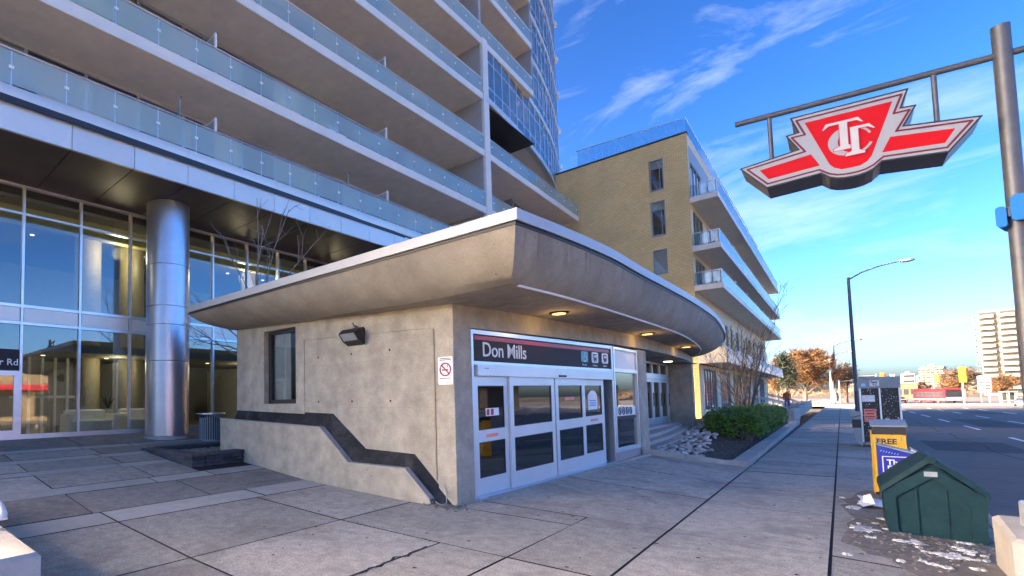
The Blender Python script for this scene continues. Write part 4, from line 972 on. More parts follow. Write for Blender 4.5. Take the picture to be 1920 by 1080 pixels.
q = MB(); q.box(XS + .02, XO + .01, YF + .02, YF + .05, 4.34, 4.75); q.box(XO - .02, XO + .01, YF + .05, YE, 4.34, 4.75); q.build('parapet', m_slabw, cn)
# terrace glass on the roof
tg = MB(); tg.tube([(-13.05, YF + .05, 19.85), (XS - .05, YF + .05, 19.6), (XS - .05, YE, 19.6)], .03, 6); tg.build('terrace_rail', m_alu, BB)
for i in range(5): MB().box(-13.0 + i * 1.34, -11.68 + i * 1.34, YF + .04, YF + .055, ZT + .14, 19.8 - .05 * i).build('terrace_panel', m_terr, BB)
for i in range(16): MB().box(XS - .055, XS - .04, YF + .1 + i * 2.45, YF + 2.5 + i * 2.45, ZT + .14, 19.57).build('terrace_panel', m_terr, BB)
q = MB(); q.box(-9, XS + .3, 37.5, 78, .2, .5); q.build('plinth', m_kerb, BB)

# ================================================================== PLANTED BED
PB = thing('planter_bed', 'kerbed planting bed of river stones between entrance and sidewalk', 'planter', (-1.9, 15, 0))
def curbrun(a, b, za, zb_, h=.16, wd=.28, n=1):
    for i in range(n):
        p = Vector(a).lerp(Vector(b), i / n); r = Vector(a).lerp(Vector(b), (i + 1) / n); d = (r - p).normalized(); p = p + d * .006; r = r - d * .006; nn = Vector((d.y, -d.x)) * wd
        z0 = za + (zb_ - za) * i / n; z1 = za + (zb_ - za) * (i + 1) / n; c = .02
        q = MB(); vs = []
        for P, z in ((p, z0), (r, z1)):
            m_ = nn / wd
            vs += [(P.x, P.y, z - .3), (P.x, P.y, z + h - c), (P.x + m_.x * c, P.y + m_.y * c, z + h), (P.x + m_.x * (wd - c), P.y + m_.y * (wd - c), z + h), (P.x + nn.x, P.y + nn.y, z + h - c), (P.x + nn.x, P.y + nn.y, z - .3)]
        q.add(vs, [(i_, i_ + 1, 7 + i_, 6 + i_) for i_ in range(5)] + [(5, 4, 3, 2, 1, 0), (6, 7, 8, 9, 10, 11)]); q.build('kerb_stone', m_kerb, PB)
curbrun((-2.0, 15.26), (-3.7, 14.3), .0, .31, .15, .26, 2)
curbrun((-1.71, 15.55), (-1.98, 43), 0, 0, .16, -.28, 14)
q = MB(); q.add([(-1.71, 15.5, -.2), (-2.02, 15.27, -.2), (-2.14, 15.48, -.2), (-1.98, 15.56, -.2), (-1.71, 15.5, .16), (-2.02, 15.27, .165), (-2.14, 15.48, .165), (-1.98, 15.56, .16)], [(0, 1, 5, 4), (1, 2, 6, 5), (2, 3, 7, 6), (3, 0, 4, 7), (4, 5, 6, 7)]); q.build('kerb_stone', m_kerb, PB)
def bed_z(x, y): return .06 + max(0, min(1, (-2 - x) / 2)) * zf(y) * .8
q = MB(); q.sheet([[(x, y, bed_z(x, y)) for x in (-5.5, -4.6, -3.9, -3.3, -2.7, -2.0)] for y in (15.3, 17, 19, 22, 25, 30, 37)]); q.build('soil', m_earth, PB)
sm = [MB().blob((0, 0, 0), (1, 1, .55), i, 7, 4).mesh('river_stone', True) for i in range(6)]
for me in sm: me.materials.append(m_stone1)
rr = random.Random(5); n = 0; mass = MB()
pts_ = []
yy_ = 14.6
while yy_ < 25:
    xx_ = arc(yy_) + .06
    while xx_ < -2.1:
        x = xx_ + rr.uniform(-.05, .05); y = yy_ + rr.uniform(-.07, .07); xx_ += .175
        if x > -2.6 - .10 * (y - 15) + rr.uniform(-.15, .15) or y < 15.26 + (-2 - x) * -.56 + .32: continue
        pts_.append((y, x))
    yy_ += .2
pts_.sort()
for i, (y, x) in enumerate(pts_):
    s = rr.uniform(.055, .095)
    if i < 290:
        o = link('river_stone', rr.choice(sm), PB); o.location = Vector((x, y, bed_z(x, y) + s * .45 + rr.uniform(0, .02))) - PB.location; o.scale = (s * rr.uniform(.8, 1.4), s, s * rr.uniform(.7, 1.1)); o.rotation_euler = (rr.uniform(-.4, .4), rr.uniform(-.4, .4), rr.uniform(0, 6))
    else: mass.blob((x, y, bed_z(x, y) + s * .4), (s * 1.1, s, s * .7), i, 6, 4)
mass.build('river_stones', m_stone1, PB, True, kind='stuff')
q = MB()
for i in range(1400):
    y = rr.uniform(15.4, 24); x = rr.uniform(-3.6, -2.0)
    if x < -2.5 - .12 * (y - 15): continue
    a = rr.uniform(0, 6.28); s = rr.uniform(.02, .05); z = bed_z(x, y) + .01 + rr.uniform(0, .03)
    q.add([(x, y, z), (x + s * math.cos(a), y + s * math.sin(a), z + rr.uniform(-.005, .02)), (x + s * .5 * math.cos(a + 1), y + s * .5 * math.sin(a + 1), z + .012)], [(0, 1, 2)])
q.build('leaf_litter', m_leafw, PB, kind='stuff')
# clipped hedge
HG = thing('hedge', 'clipped green boxwood hedge growing in the kerbed bed by the sidewalk', 'hedge', (-3.0, 26, .1))
q = MB(); rr = random.Random(9)
hx0, hx1, hy0, hy1, hz0, hz1 = -3.68, -2.06, 22.2, 32.6, .36, 1.17
def hed(u, v, w_): return hx0 + (hx1 - hx0) * u, hy0 + (hy1 - hy0) * v, hz0 + (hz1 - hz0) * w_
for i in range(15000):
    f = rr.random(); u, v, w_ = rr.random(), rr.random(), rr.random()
    if f < .36: w_ = 1
    elif f < .72: v = 0 if f < .5 else v; u = 1 if f >= .5 else u
    elif f < .84: u = 0
    x, y, z = hed(u, v, w_)
    lump = .07 * math.sin(x * 5.1 + y * 2.3) + .06 * math.sin(y * 4.3 + z * 3) + .05 * math.sin(x * 11 + y * 7)
    ru = abs(u - .5) * 2; rw = w_; rv = abs(v - .5) * 2
    rnd_ = max(0, ru - .8) * max(0, rw - .75) * 4 + max(0, rv - .94) * max(0, rw - .75) * 8
    x += (rr.gauss(0, .035) + lump * .6) - (u - .5) * rnd_ * 1.2; y += rr.gauss(0, .05) + lump; z += rr.gauss(0, .03) + lump * .8 - rnd_ * .35
    s = rr.uniform(.028, .06); a = Vector((rr.gauss(0, 1), rr.gauss(0, 1), rr.gauss(0, .7))).normalized(); b = a.orthogonal().normalized(); c = a.cross(b); t = rr.uniform(0, 6.28); e1 = b * math.cos(t) + c * math.sin(t); e2 = a.cross(e1)
    P = Vector((x, y, z)); q.add([P - e1 * s, P - e2 * s * .5, P + e1 * s, P + e2 * s * .5], [(0, 1, 2, 3)])
q.build('foliage', m_leaf, HG)
q = MB(); q.box(hx0 + .3, hx1 - .25, hy0 + .35, hy1 - .3, hz0 + .12, hz1 - .22); q.build('inner_shade', mat('inner_shade_dark', (.02, .022, .012), .9), HG)  # dark box among the leaves, standing in for the hedge's inner shade
q = MB()
for i in range(46):
    x, y = rr.uniform(hx0 + .2, hx1 - .2), hy0 + .2 + (hy1 - hy0 - .4) * rr.random() ** 2; b0 = Vector((x, y, bed_z(x, y)))
    for k in range(3): q.tube([b0, b0 + Vector((rr.uniform(-.2, .2), rr.uniform(-.2, .2), .25)), b0 + Vector((rr.uniform(-.4, .4), rr.uniform(-.4, .4), .55))], [.018, .012, .006], 4)
q.build('stems', m_barkg, HG)
q = MB()
for i in range(70):
    x = rr.uniform(hx0, hx1); y = rr.uniform(hy0 - .05, hy1) if i % 2 else hy0 + rr.uniform(-.1, 1.5); z = hz1 - .05; e = Vector((rr.gauss(0, .06), rr.gauss(0, .06), rr.uniform(.08, .24)))
    q.tube([(x, y, z), Vector((x, y, z)) + e], [.006, .003], 3)
q.build('stray_twigs', m_barkg, HG, kind='stuff')
# ================================================================== TREES
def branches(rr, base, height, spread, levels, trunk_r, ratio=.72, up=.35, kids=(3, 5), start=.35, wob=.12):
    """list of (points, radii, level): a tapered trunk with limbs that fork into twigs"""
    out = []
    def grow(p, d, ln, r, lv):
        n = 4 if lv < 2 else 3; pts = [p.copy()]; rs = [r]; q = p.copy(); dd = d.copy()
        for i in range(n):
            dd = (dd + Vector((rr.gauss(0, wob), rr.gauss(0, wob), rr.gauss(0, wob) + up * .12))).normalized()
            q = q + dd * ln / n; pts.append(q.copy()); rs.append(r * (1 - .75 * (i + 1) / n) if lv else r * (1 - .6 * (i + 1) / n))
        out.append((pts, rs, lv))
        if lv >= levels: return
        for k in range(rr.randint(*kids)):
            t = start + (1 - start) * rr.random() if lv == 0 else .25 + .75 * rr.random()
            i = min(n - 1, int(t * n)); s = pts[i].lerp(pts[i + 1], t * n - i)
            a = dd.orthogonal().normalized(); b = dd.cross(a); th = rr.uniform(0, 6.28)
            nd = (dd * rr.uniform(.5, .9) + (a * math.cos(th) + b * math.sin(th)) * spread * rr.uniform(.6, 1.2) + Vector((0, 0, up))).normalized()
            grow(s, nd, ln * ratio * rr.uniform(.75, 1.15), max(.004, r * (1 - .6 * t) * .55), lv + 1)
    grow(Vector(base), Vector((rr.gauss(0, .05), rr.gauss(0, .05), 1)).normalized(), height, trunk_r, 0)
    return out
def bare_tree(name, label, base, height, m_t, m_c, seed, spread=.8, levels=3, tr=.12, split=2, minr=.004, cat='tree', group=None, **k):
    t = thing(name, label, cat, base, group); rr = random.Random(seed)
    A, B = MB(), MB()
    for pts, rs, lv in branches(rr, base, height, spread, levels, tr, **k):
        (A if lv < split else B).tube(pts, [max(r, minr) for r in rs], 6 if lv == 0 else 4 if lv < split else 3, cap=False)
    A.build('trunk', m_t, t, True); B.build('crown', m_c, t)
    return t
# young tree in the stone planter, its limbs fanned out over the low roof
T1 = thing('young_tree', 'thin bare young tree in the dark stone planter by the grey column', 'tree', (-11.7, 8.1, .5))
rr = random.Random(21); A, B = MB(), MB()
A.tube([(-11.7, 8.1, .4), (-11.66, 8.1, 1.8), (-11.72, 8.12, 3.2), (-11.6, 8.15, 4.2)], [.055, .05, .042, .035], 7)
limbs = [[(-11.6, 8.12, 3.6), (-11.75, 8.2, 4.9), (-11.55, 8.1, 6.2), (-11.9, 8.3, 7.7)], [(-11.62, 8.12, 3.9), (-11.1, 8.0, 4.9), (-10.4, 7.8, 5.8), (-9.9, 7.9, 6.7)], [(-11.62, 8.12, 3.8), (-12.0, 8.2, 4.8), (-12.6, 8.0, 5.8), (-13.6, 8.1, 7.1)],
         [(-11.66, 8.1, 3.0), (-12.4, 7.9, 3.7), (-13.2, 7.8, 4.2), (-14.2, 7.6, 5.0)], [(-11.66, 8.1, 2.8), (-12.6, 7.7, 3.3), (-13.6, 7.4, 3.9), (-15.2, 7.2, 4.6)], [(-11.62, 8.1, 3.5), (-10.6, 7.9, 4.4), (-9.6, 7.7, 5.0), (-8.5, 7.6, 5.5)], [(-11.62, 8.1, 3.9), (-11.4, 7.9, 5.2), (-10.9, 7.8, 6.4)], [(-11.7, 8.1, 3.0), (-12.7, 7.9, 3.4), (-13.9, 7.9, 3.6), (-15.0, 7.9, 3.9)]]
for lp in limbs:
    A.tube(lp, [.028, .02, .014, .007][:len(lp)], 5)
    for k in range(7):
        t = rr.uniform(.25, 1) * (len(lp) - 1); i = min(int(t), len(lp) - 2); p = Vector(lp[i]).lerp(Vector(lp[i + 1]), t - i); d = (Vector(lp[i + 1]) - Vector(lp[i])).normalized()
        d = (d + Vector((rr.gauss(0, .6), rr.gauss(0, .4), rr.gauss(.2, .5)))).normalized(); ln = rr.uniform(.4, 1.1)
        p1 = p + d * ln * .5 + Vector((0, 0, rr.uniform(-.05, .1))); p2 = p1 + (d + Vector((rr.gauss(0, .3), rr.gauss(0, .3), rr.gauss(.1, .3)))).normalized() * ln * .5
        B.tube([p, p1, p2], [.010, .007, .004], 4)
        for j in range(2):
            e = (d + Vector((rr.gauss(0, .7), rr.gauss(0, .5), rr.gauss(.1, .6)))).normalized() * rr.uniform(.15, .4); B.tube([p1, p1 + e], [.005, .003], 3)
A.build('trunk', m_barkg, T1, True); B.build('crown', m_barkg, T1)
# many stemmed bare tree behind the hedge
T2 = thing('bare_tree', 'bare many stemmed tree behind the green hedge against the brick block', 'tree', (-3.75, 34.5, .4))
rr = random.Random(8); A, B = MB(), MB()
for k in range(13):
    a = k * 2.4; sx = math.cos(a) * rr.uniform(.08, .34); sy = math.sin(a) * rr.uniform(.1, .4)
    b = Vector((-3.75 + sx * .4, 34.5 + sy * .4, .3)); h = rr.uniform(2.9, 4.6)
    for pts, rs, lv in branches(rr, b, h, .55, 3, .05, ratio=.5, up=.35, kids=(3, 5), start=.15, wob=.1):
        off_ = Vector((sx, sy, 0)); pts = [p + off_ * max(0, (p.z - .3)) * .75 for p in pts]
        (A if lv < 1 else B).tube(pts, [max(r, .006) for r in rs], 5 if lv < 1 else 3, cap=False)
A.build('trunk', m_bark, T2, True); B.build('crown', m_bark, T2)
# far trees
def twig_tree(name, label, base, w_, h, m_c, seed, n=9000, group=None, tw=.05, droop=0, low=.12, m_t=None):
    t = thing(name, label, 'tree', base, group); rr = random.Random(seed); A, B = MB(), MB()
    bx = Vector(base); A.tube([bx, bx + Vector((.1, 0, h * .3)), bx + Vector((0, .1, h * .6))], [h * .03, h * .022, h * .01], 8, cap=False)
    limbs = []
    for k in range(26):
        th = rr.uniform(0, 6.28); ph = rr.uniform(.15, 1.25); q = Vector((math.cos(th) * math.sin(ph) * w_ / 2, math.sin(th) * math.sin(ph) * w_ / 2, h * low + (h * (1 - low)) * (.35 + .6 * math.cos(ph) * rr.uniform(.8, 1.05))))
        s = bx + Vector((0, 0, h * rr.uniform(.12, .5))); mid = s.lerp(bx + q, .5) + Vector((0, 0, h * .05)); A.tube([s, mid, bx + q * .9 + Vector((0, 0, 0))], [h * .011, h * .006, h * .002], 5, cap=False); limbs.append((s, mid, bx + q))
    for k in range(n):
        s, m_, e = rr.choice(limbs); t_ = rr.uniform(.3, 1.0); p = s.lerp(m_, t_ * 2) if t_ < .5 else m_.lerp(e, t_ * 2 - 1)
        d = Vector((rr.gauss(0, 1), rr.gauss(0, 1), rr.gauss(.5 - droop, .7))).normalized(); ln = rr.uniform(.04, .13) * h
        p = p + Vector((rr.gauss(0, .05), rr.gauss(0, .05), rr.gauss(0, .04))) * h; sd_ = d.orthogonal().normalized() * tw
        e2 = p + d * ln
        if e2.z < bx.z + h * low * .6: continue
        B.add([p - sd_, p + sd_, e2], [(0, 1, 2)])
    A.build('trunk', m_t or m_bark, t, True); B.build('crown', m_c, t); return t
twig_tree('twiggy_tree', 'broad rounded tree with glowing orange twigs past the brick block', (-5.7, 149, -.2), 13.5, 12.4, m_twig_o, 2, 22000, tw=.055, low=.0)
twig_tree('evergreen_tree', 'narrow dark evergreen between the orange tree and the brick block', (-7.2, 121, -.2), 2.3, 10, m_leafdk, 3, 3500, tw=.07, droop=.6, low=.05)
twig_tree('twiggy_tree', 'smaller orange brown tree just left of the round orange one', (-9.6, 137, -.2), 5, 8.5, m_twig_o, 5, 4000, tw=.05)
twig_tree('twiggy_tree', 'small pinkish bare tree right of the white flagpole', (.8, 158, -.2), 4, 9.5, m_twig_b, 6, 2600, tw=.05)
for i, (x, y, w_, h, mm_, lb) in enumerate([(31, 300, 9, 11.5, m_twig_b, 'bare brown tree behind the yellow traffic signal'), (36.5, 322, 11, 13, m_twig_b, 'tall bare brown tree behind the fuel price sign'), (27.5, 268, 6, 7, m_twig_o, 'low orange brown bush tree right of the traffic signal'), (42, 290, 10, 8.5, m_twig_o, 'orange twigged tree in front of the pale apartment block'),
                                       (25, 330, 7, 7, m_twig_b, 'bare tree left of the traffic signal and above the bus'), (56, 330, 10, 10, m_twig_b, 'bare tree at the foot of the pale apartment block, farthest right'), (36.5, 262, 5, 5, m_twig_o, 'small orange bush beside the bus shelter')]):
    twig_tree('twiggy_tree', lb, (x, y, -.2), w_, h, mm_, 40 + i, 3600, 'bare trees beyond the crossing', tw=.09)

# ================================================================== LEDGE STONE PLANTER AND LITTER BIN
SP = thing('stone_planter', 'low planter of dark split stone in front of the round column', 'planter', (-11.7, 6, .3))
rr = random.Random(13)
def stonewall(a, b, z0, hgt, th=.36, cap=True):
    a = Vector(a); b = Vector(b); d = (b - a).normalized(); n = Vector((-d.y, d.x)); Ln = (b - a).length
    for c in range(3):
        s = 0; zz = z0 + hgt * c / 3
        while s < Ln - .02:
            l = min(rr.uniform(.28, .62), Ln - s)
            if Ln - s - l < .15: l = Ln - s
            o = rr.uniform(-.014, .014); q = MB(lambda x, y, z: (a.x + d.x * x + n.x * y, a.y + d.y * x + n.y * y, z))
            q.cbox(s + .004, s + l - .004, .03 + o, th - .02, zz + .003, zz + hgt / 3 - .004, .008); q.build('stone', m_stone2, SP); s += l
    s = -.02
    while s < Ln:
        l = min(.92, Ln + .02 - s); q = MB(lambda x, y, z: (a.x + d.x * x + n.x * y, a.y + d.y * x + n.y * y, z)); q.cbox(s + .003, s + l - .003, 0, th, z0 + hgt + .002, z0 + hgt + .062, .01); q.build('cap_stone', m_stone2, SP); s += l
stonewall((-13.1, 5.5), (-10.45, 5.5), .32, .24)
stonewall((-10.45, 5.87), (-10.45, 6.88), .32, .24)
stonewall((-13.1, 9.6), (-13.1, 5.87), .40, .18)
q = MB(); q.box(-12.7, -10.84, 5.88, 6.88, .3, .5); q.box(-12.7, -11.62, 6.88, 9.6, .3, .5); q.build('soil', m_earth, SP)
q = MB()
for i in range(1600):
    x = rr.uniform(-12.7, -10.85); y = rr.uniform(5.9, 9.5)
    if y > 6.86 and x > -11.62: continue
    s = rr.uniform(.018, .034); q.blob((x, y, .515 + rr.uniform(0, .015)), (s, s, s * .7), i, 5, 3)
q.build('gravel', m_grav, SP, kind='stuff')
LB = thing('litter_bin', 'round dark slatted steel litter bin beside the grey column', 'litter bin', (-13.9, 7.75, .62))
BX, BY, BZ0 = -13.92, 7.98, .6
q = MB(); q.lathe([(.29, .02), (.29, .78), (.27, .78), (.27, .04)], (BX, BY, BZ0), 24); q.build('liner', m_black, LB, True)
q = MB(); q.lathe([(.35, 0), (.35, .06), (.31, .06)], (BX, BY, BZ0), 24); q.build('base_ring', m_greyp, LB, True)
sl_me = MB().box(.325, .345, -.018, .018, .05, .72).mesh('slat'); sl_me.materials.append(m_greyp)
fl_ = MB(); fl_.add([(.32, -.02, .72), (.34, .02, .72), (.42, .02, .83), (.40, -.02, .84)], [(0, 1, 2, 3)]); fl_.add([(.335, -.02, .715), (.355, .02, .715), (.435, .02, .825), (.415, -.02, .835)], [(3, 2, 1, 0)])
fl_me = fl_.mesh('flared_slat'); fl_me.materials.append(m_alu)
for k in range(30):
    for nme, me in (('slat', sl_me), ('flared_slat', fl_me)):
        o = link(nme, me, LB); o.location = Vector((BX, BY, BZ0)) - LB.location; o.rotation_euler.z = k * 2 * math.pi / 30
q = MB(); q.lathe([(.44, .83), (.44, .86), (.28, .86), (.28, .83)], (BX, BY, BZ0), 28); q.build('rim', m_alu, LB, True)

# concrete block with stainless rail at the near left
CB = thing('concrete_block', 'pale concrete block end wall at the near left of the plaza', 'wall', (-6, .6, 0))
MB().cbox(-9.5, -4.9, -2.2, 1.22, -.1, .52, .03).build('block', m_kerb, CB)
HR = thing('handrail', 'short stainless handrail standing on the pale concrete block', 'handrail', (-6.2, 1.1, .52))
q = MB(); q.tube([(-9, 1.1, .80), (-6.05, 1.1, .80), (-5.84, 1.1, .79), (-5.72, 1.1, .74), (-5.70, 1.1, .69)], .04, 10); q.build('rail', m_slabw, HR, True)
for x in (-6.12, -6.22, -8.4):
    q = MB(); q.box(x - .03, x + .02, 1.08, 1.12, .52, .77); q.build('post', m_alu, HR)

# ================================================================== STREET FURNITURE
# transit sign on its pole
PX, PY = 1.436, 8.69
TS = thing('transit_sign', 'red and silver winged transit emblem hung from a tall grey pole', 'sign', (PX, PY, 0))
def aY(x, d=0): return 8.28 + .16 * (x - .215) + d
q = MB(); q.tube([(PX, PY, -.2), (PX, PY, 5.72)], .07, 24); q.build('pole', m_polegr, TS, True)
q = MB(); q.tube([(-.845, aY(-.845, .22), 5.40), (PX, PY, 5.40), (2.7, aY(2.7, .22), 5.40)], .036, 12); q.build('arm', m_polegr, TS, True)
for x in (-.495, .935): MB().tube([(x, aY(x, .22), 5.39), (x, aY(x, .22), 4.6)], .024, 10).build('hanger', m_polegr, TS, True)
def EM(a, d, z): return (.215 + a, aY(.215 + a) + d, z)
half = [(.495, 5.198), (.43, 4.998), (.545, 4.988), (.44, 4.782), (1.008, 4.70), (.762, 4.388), (.255, 4.432), (.185, 4.362), (.12, 4.334), (.06, 4.322)]
def sym(h): return [(-a, z) for a, z in h] + [(0, h[-1][1] - .003)] + [(a, z) for a, z in reversed(h)]
OUTL = sym(half)
q = MB(EM); q.prism(OUTL, 'y', .0, .5); body = q.build('emblem_case', m_polegr, TS)
def flat(pts, m, d, name, par, th=.004):
    q = MB(EM); q.prism(pts, 'y', -d, -d + th); return q.build(name, m, par)
flat(OUTL, m_signgrey, .006, 'emblem_face', body, .005)
inn = [(.446, 5.152), (.375, 4.952), (.498, 4.952), (.385, 4.742), (.94, 4.672), (.752, 4.434), (.27, 4.478), (.185, 4.404), (.12, 4.374), (.06, 4.362)]
ring = sym(inn)
def stroke(pts, wd, m, d, name, par, closed=False):
    q = MB(EM); n = len(pts)
    for i in range(n if closed else n - 1):
        a = Vector(pts[i]); b = Vector(pts[(i + 1) % n]); t = (b - a).normalized(); nn = Vector((-t.y, t.x)) * wd / 2; e = t * wd * .4
        q.add([(*(a - nn - e),), (*(b - nn + e),), (*(b + nn + e),), (*(a + nn - e),)] and [((a - nn - e).x, -d, (a - nn - e).y), ((b - nn + e).x, -d, (b - nn + e).y), ((b + nn + e).x, -d, (b + nn + e).y), ((a + nn - e).x, -d, (a + nn - e).y)], [(0, 1, 2, 3)])
        d += .00006
    return q.build(name, m, par)
stroke(ring, .020, m_signdkr, .0085, 'outline_stripe', body, True)
bevel = sym([(a * 1.0, z) for a, z in half]); stroke(bevel, .016, m_black, .0075, 'edge_trim', body, True)
flat(sym([(.372, 5.10), (.205, 4.60), (.178, 4.52), (.14, 4.466), (.08, 4.43)]), m_red, .009, 'shield', body)
wing = [(.335, 4.69), (.82, 4.628), (.738, 4.49), (.262, 4.53)]
flat(wing, m_red, .009, 'wing_panel', body); flat([(-a, z) for a, z in wing], m_red, .009, 'wing_panel', body)
# monogram letters on the shield
def arcpts(cx, cz_, r0, r1, a0, a1, n=14, rz=1.0):
    o = [(cx + r0 * math.cos(R(a0 + (a1 - a0) * i / n)), cz_ + rz * r0 * math.sin(R(a0 + (a1 - a0) * i / n))) for i in range(n + 1)]
    return o, r1
def crescent(cx, cz_, ro, ri, a0, a1, sh=(0, 0), n=16):
    A = [(cx + ro * math.cos(R(a0 + (a1 - a0) * i / n)), cz_ + ro * math.sin(R(a0 + (a1 - a0) * i / n))) for i in range(n + 1)]
    B = [(cx + sh[0] + ri * math.cos(R(a0 + (a1 - a0) * i / n)), cz_ + sh[1] + ri * math.sin(R(a0 + (a1 - a0) * i / n))) for i in range(n + 1)]
    q = MB(EM); q.sheet([[(x, -.0155, z) for x, z in A], [(x, -.0155, z) for x, z in B]]); return q
q = crescent(-.005, 4.755, .175, .155, 115, 275, (.065, .0)); q.build('letter', m_signgrey, body)
q = crescent(.03, 4.745, .165, .143, 18, 70, (0, .0)); q.build('letter', m_signgrey, body)
q = crescent(.03, 4.745, .175, .15, -62, -22, (0, .0)); q.build('letter', m_signgrey, body)
t1 = [(-.225, 4.945), (-.19, 5.012), (.09, 5.012), (.13, 4.945), (.118, 4.94), (.075, 4.975), (-.003, 4.977), (-.003, 4.71), (.042, 4.685), (.042, 4.655), (-.135, 4.655), (-.135, 4.685), (-.078, 4.71), (-.078, 4.977), (-.165, 4.975), (-.21, 4.938)]
flat(t1, m_signlet, .019, 'letter', body, .005); stroke(t1, .007, m_signred, .0195, 'letter_outline', body, True)
t2 = [(.012, 4.908), (.175, 4.905), (.222, 4.838), (.21, 4.832), (.16, 4.868), (.085, 4.87), (.085, 4.62), (.13, 4.595), (.13, 4.565), (-.04, 4.565), (-.04, 4.595), (.015, 4.62)]
flat(t2, m_signlet, .0225, 'letter', body, .003); stroke(t2, .007, m_signred, .023, 'letter_outline', body, True)
# accessibility plate on the same pole
AS = thing('access_sign', 'small blue wheelchair plate strapped on the pole of the red emblem', 'sign', (PX, PY, 3.7))
def RR(x0, x1, z0, z1, c, n=4):
    o = []
    for cx, cz_, a0 in ((x1 - c, z1 - c, 0), (x0 + c, z1 - c, 90), (x0 + c, z0 + c, 180), (x1 - c, z0 + c, 270)):
        for i in range(n + 1): o.append((cx + c * math.cos(R(a0 + 90 * i / n)), cz_ + c * math.sin(R(a0 + 90 * i / n))))
    return o
q = MB(); q.prism(RR(1.375, 1.72, 3.54, 3.815, .04), 'y', PY - .155, PY - .12); q.build('plate', m_bluesign, AS)
q = MB(); q.tube([(1.55 + .07 * math.cos(t), PY - .158, 3.655 + .07 * math.sin(t)) for t in [math.pi * .55 + j * .42 for j in range(11)]], .009, 6); q.tube([(1.55, PY - .158, 3.775), (1.55, PY - .158, 3.69), (1.61, PY - .158, 3.69), (1.64, PY - .158, 3.61)], .01, 6); q.build('wheelchair_mark', m_cyan, AS)
q = MB(lambda x, y, z: (1.39 + y * .3 + x, PY + .02 + y, z)); q.prism(RR(-.075, .0, 3.50, 3.72, .03), 'y', -.13, .18); q.build('side_plate', m_bluesign, AS)
MB().box(1.36, 1.51, PY - .12, PY - .06, 3.6, 3.7).build('clamp', m_polegr, AS)
# concrete footing with steel stub
CF = thing('concrete_footing', 'square concrete footing with a round steel stub pipe at the kerb', 'bollard', (1.3, 8.4, -.05))
q = MB(); q.add([(1.07, 7.6, -.1), (1.75, 7.6, -.1), (1.75, 8.42, -.1), (1.07, 8.42, -.1), (1.06, 7.6, .36), (1.74, 7.6, .36), (1.74, 8.42, .45), (1.06, 8.42, .45), (1.10, 7.64, .39), (1.70, 7.64, .39), (1.70, 8.38, .48), (1.10, 8.38, .48)],
    [(0, 1, 5, 4), (1, 2, 6, 5), (2, 3, 7, 6), (3, 0, 4, 7), (4, 5, 9, 8), (5, 6, 10, 9), (6, 7, 11, 10), (7, 4, 8, 11), (8, 9, 10, 11)]); q.build('footing', m_kerb, CF)
q = MB(); q.lathe([(.15, .40), (.15, .66), (.145, .675), (.13, .675), (.128, .66)], (1.345, 8.12, 0), 28); q.build('steel_stub', m_alu, CF, True)
# green grit bin
GB = thing('grit_bin', 'dark green gable roofed plastic grit bin on the muddy verge', 'bin', (.75, 9.9, -.02))
gx0, gx1, gy0, gy1, ze, zp = .32, 1.165, 9.42, 10.35, .56, .92; gm = (gx0 + gx1) / 2
q = MB(); bd = [(gx0 + .03, -.06), (gx1 - .02, -.1), (gx1 - .01, ze - .06), (gm, zp - .035), (gx0, ze - .02)]
q.prism(bd, 'y', gy0, gy1); q.build('bin_body', m_green, GB)
q = MB(); q.prism([(gx0 + .03, -.06), (gx0 + .12, -.066), (gx0 + .11, ze - .12), (gm, zp - .22), (gx1 - .13, ze - .16), (gx1 - .14, -.085), (gx1 - .02, -.1), (gx1 - .0, ze - .055), (gm, zp - .085), (gx0 - .005, ze - .035)], 'y', gy0 - .035, gy0 - .003); q.build('front_frame', m_green, GB)
q = MB(); q.box(gm - .14, gm - .125, gy0 - .02, gy0 - .002, .0, .66); q.box(gm + .11, gm + .12, gy0 - .012, gy0 - .002, .0, .6); q.build('panel_rib', m_green, GB)
q = MB(); q.box(gm - .3, gm - .08, gy0 - .04, gy0 - .004, -.07, -.035); q.box(gm + .1, gm + .29, gy0 - .04, gy0 - .004, -.09, -.05); q.build('fork_slot', m_black, GB)
for s in (-1, 1):
    q = MB(); xe = gx0 - .02 if s < 0 else gx1 + .02; n_ = 3
    q.add([(gm + s * .015, gy0 - .06, zp - .03), (xe, gy0 - .06, ze - .07), (xe, gy1 + .05, ze - .07), (gm + s * .015, gy1 + .05, zp - .03), (gm + s * .02, gy0 - .05, zp + .035), ((gm + xe) / 2, gy0 - .05, (zp + ze) / 2 + .045), (xe - s * .005, gy0 - .05, ze + .0), (xe - s * .005, gy1 + .04, ze), ((gm + xe) / 2, gy1 + .04, (zp + ze) / 2 + .045), (gm + s * .02, gy1 + .04, zp + .035)],
          [(0, 1, 6, 5, 4), (4, 5, 8, 9), (5, 6, 7, 8), (1, 2, 7, 6), (2, 3, 9, 8, 7), (0, 3, 2, 1), (0, 4, 9, 3)]); q.build('lid', m_green, GB)
for a_, b_ in ((gx0 - .012, gx0 + .002), (gx1 - .005, gx1 + .02)): MB().box(a_, b_, gy0 + .3, gy0 + .42, ze - .22, ze - .06).build('latch', m_black, GB)
q = MB(); q.box(gm - .06, gm + .05, gy0 - .0385, gy0 - .0355, zp - .2, zp - .14); q.build('maker_plate', m_greyp, GB)
q = MB(); q.tube([(gm, gy0 - .075, zp + .01), (gm, gy1 - .2, zp + .01)], .05, 12); q.build('hinge_tube', m_green, GB, True)
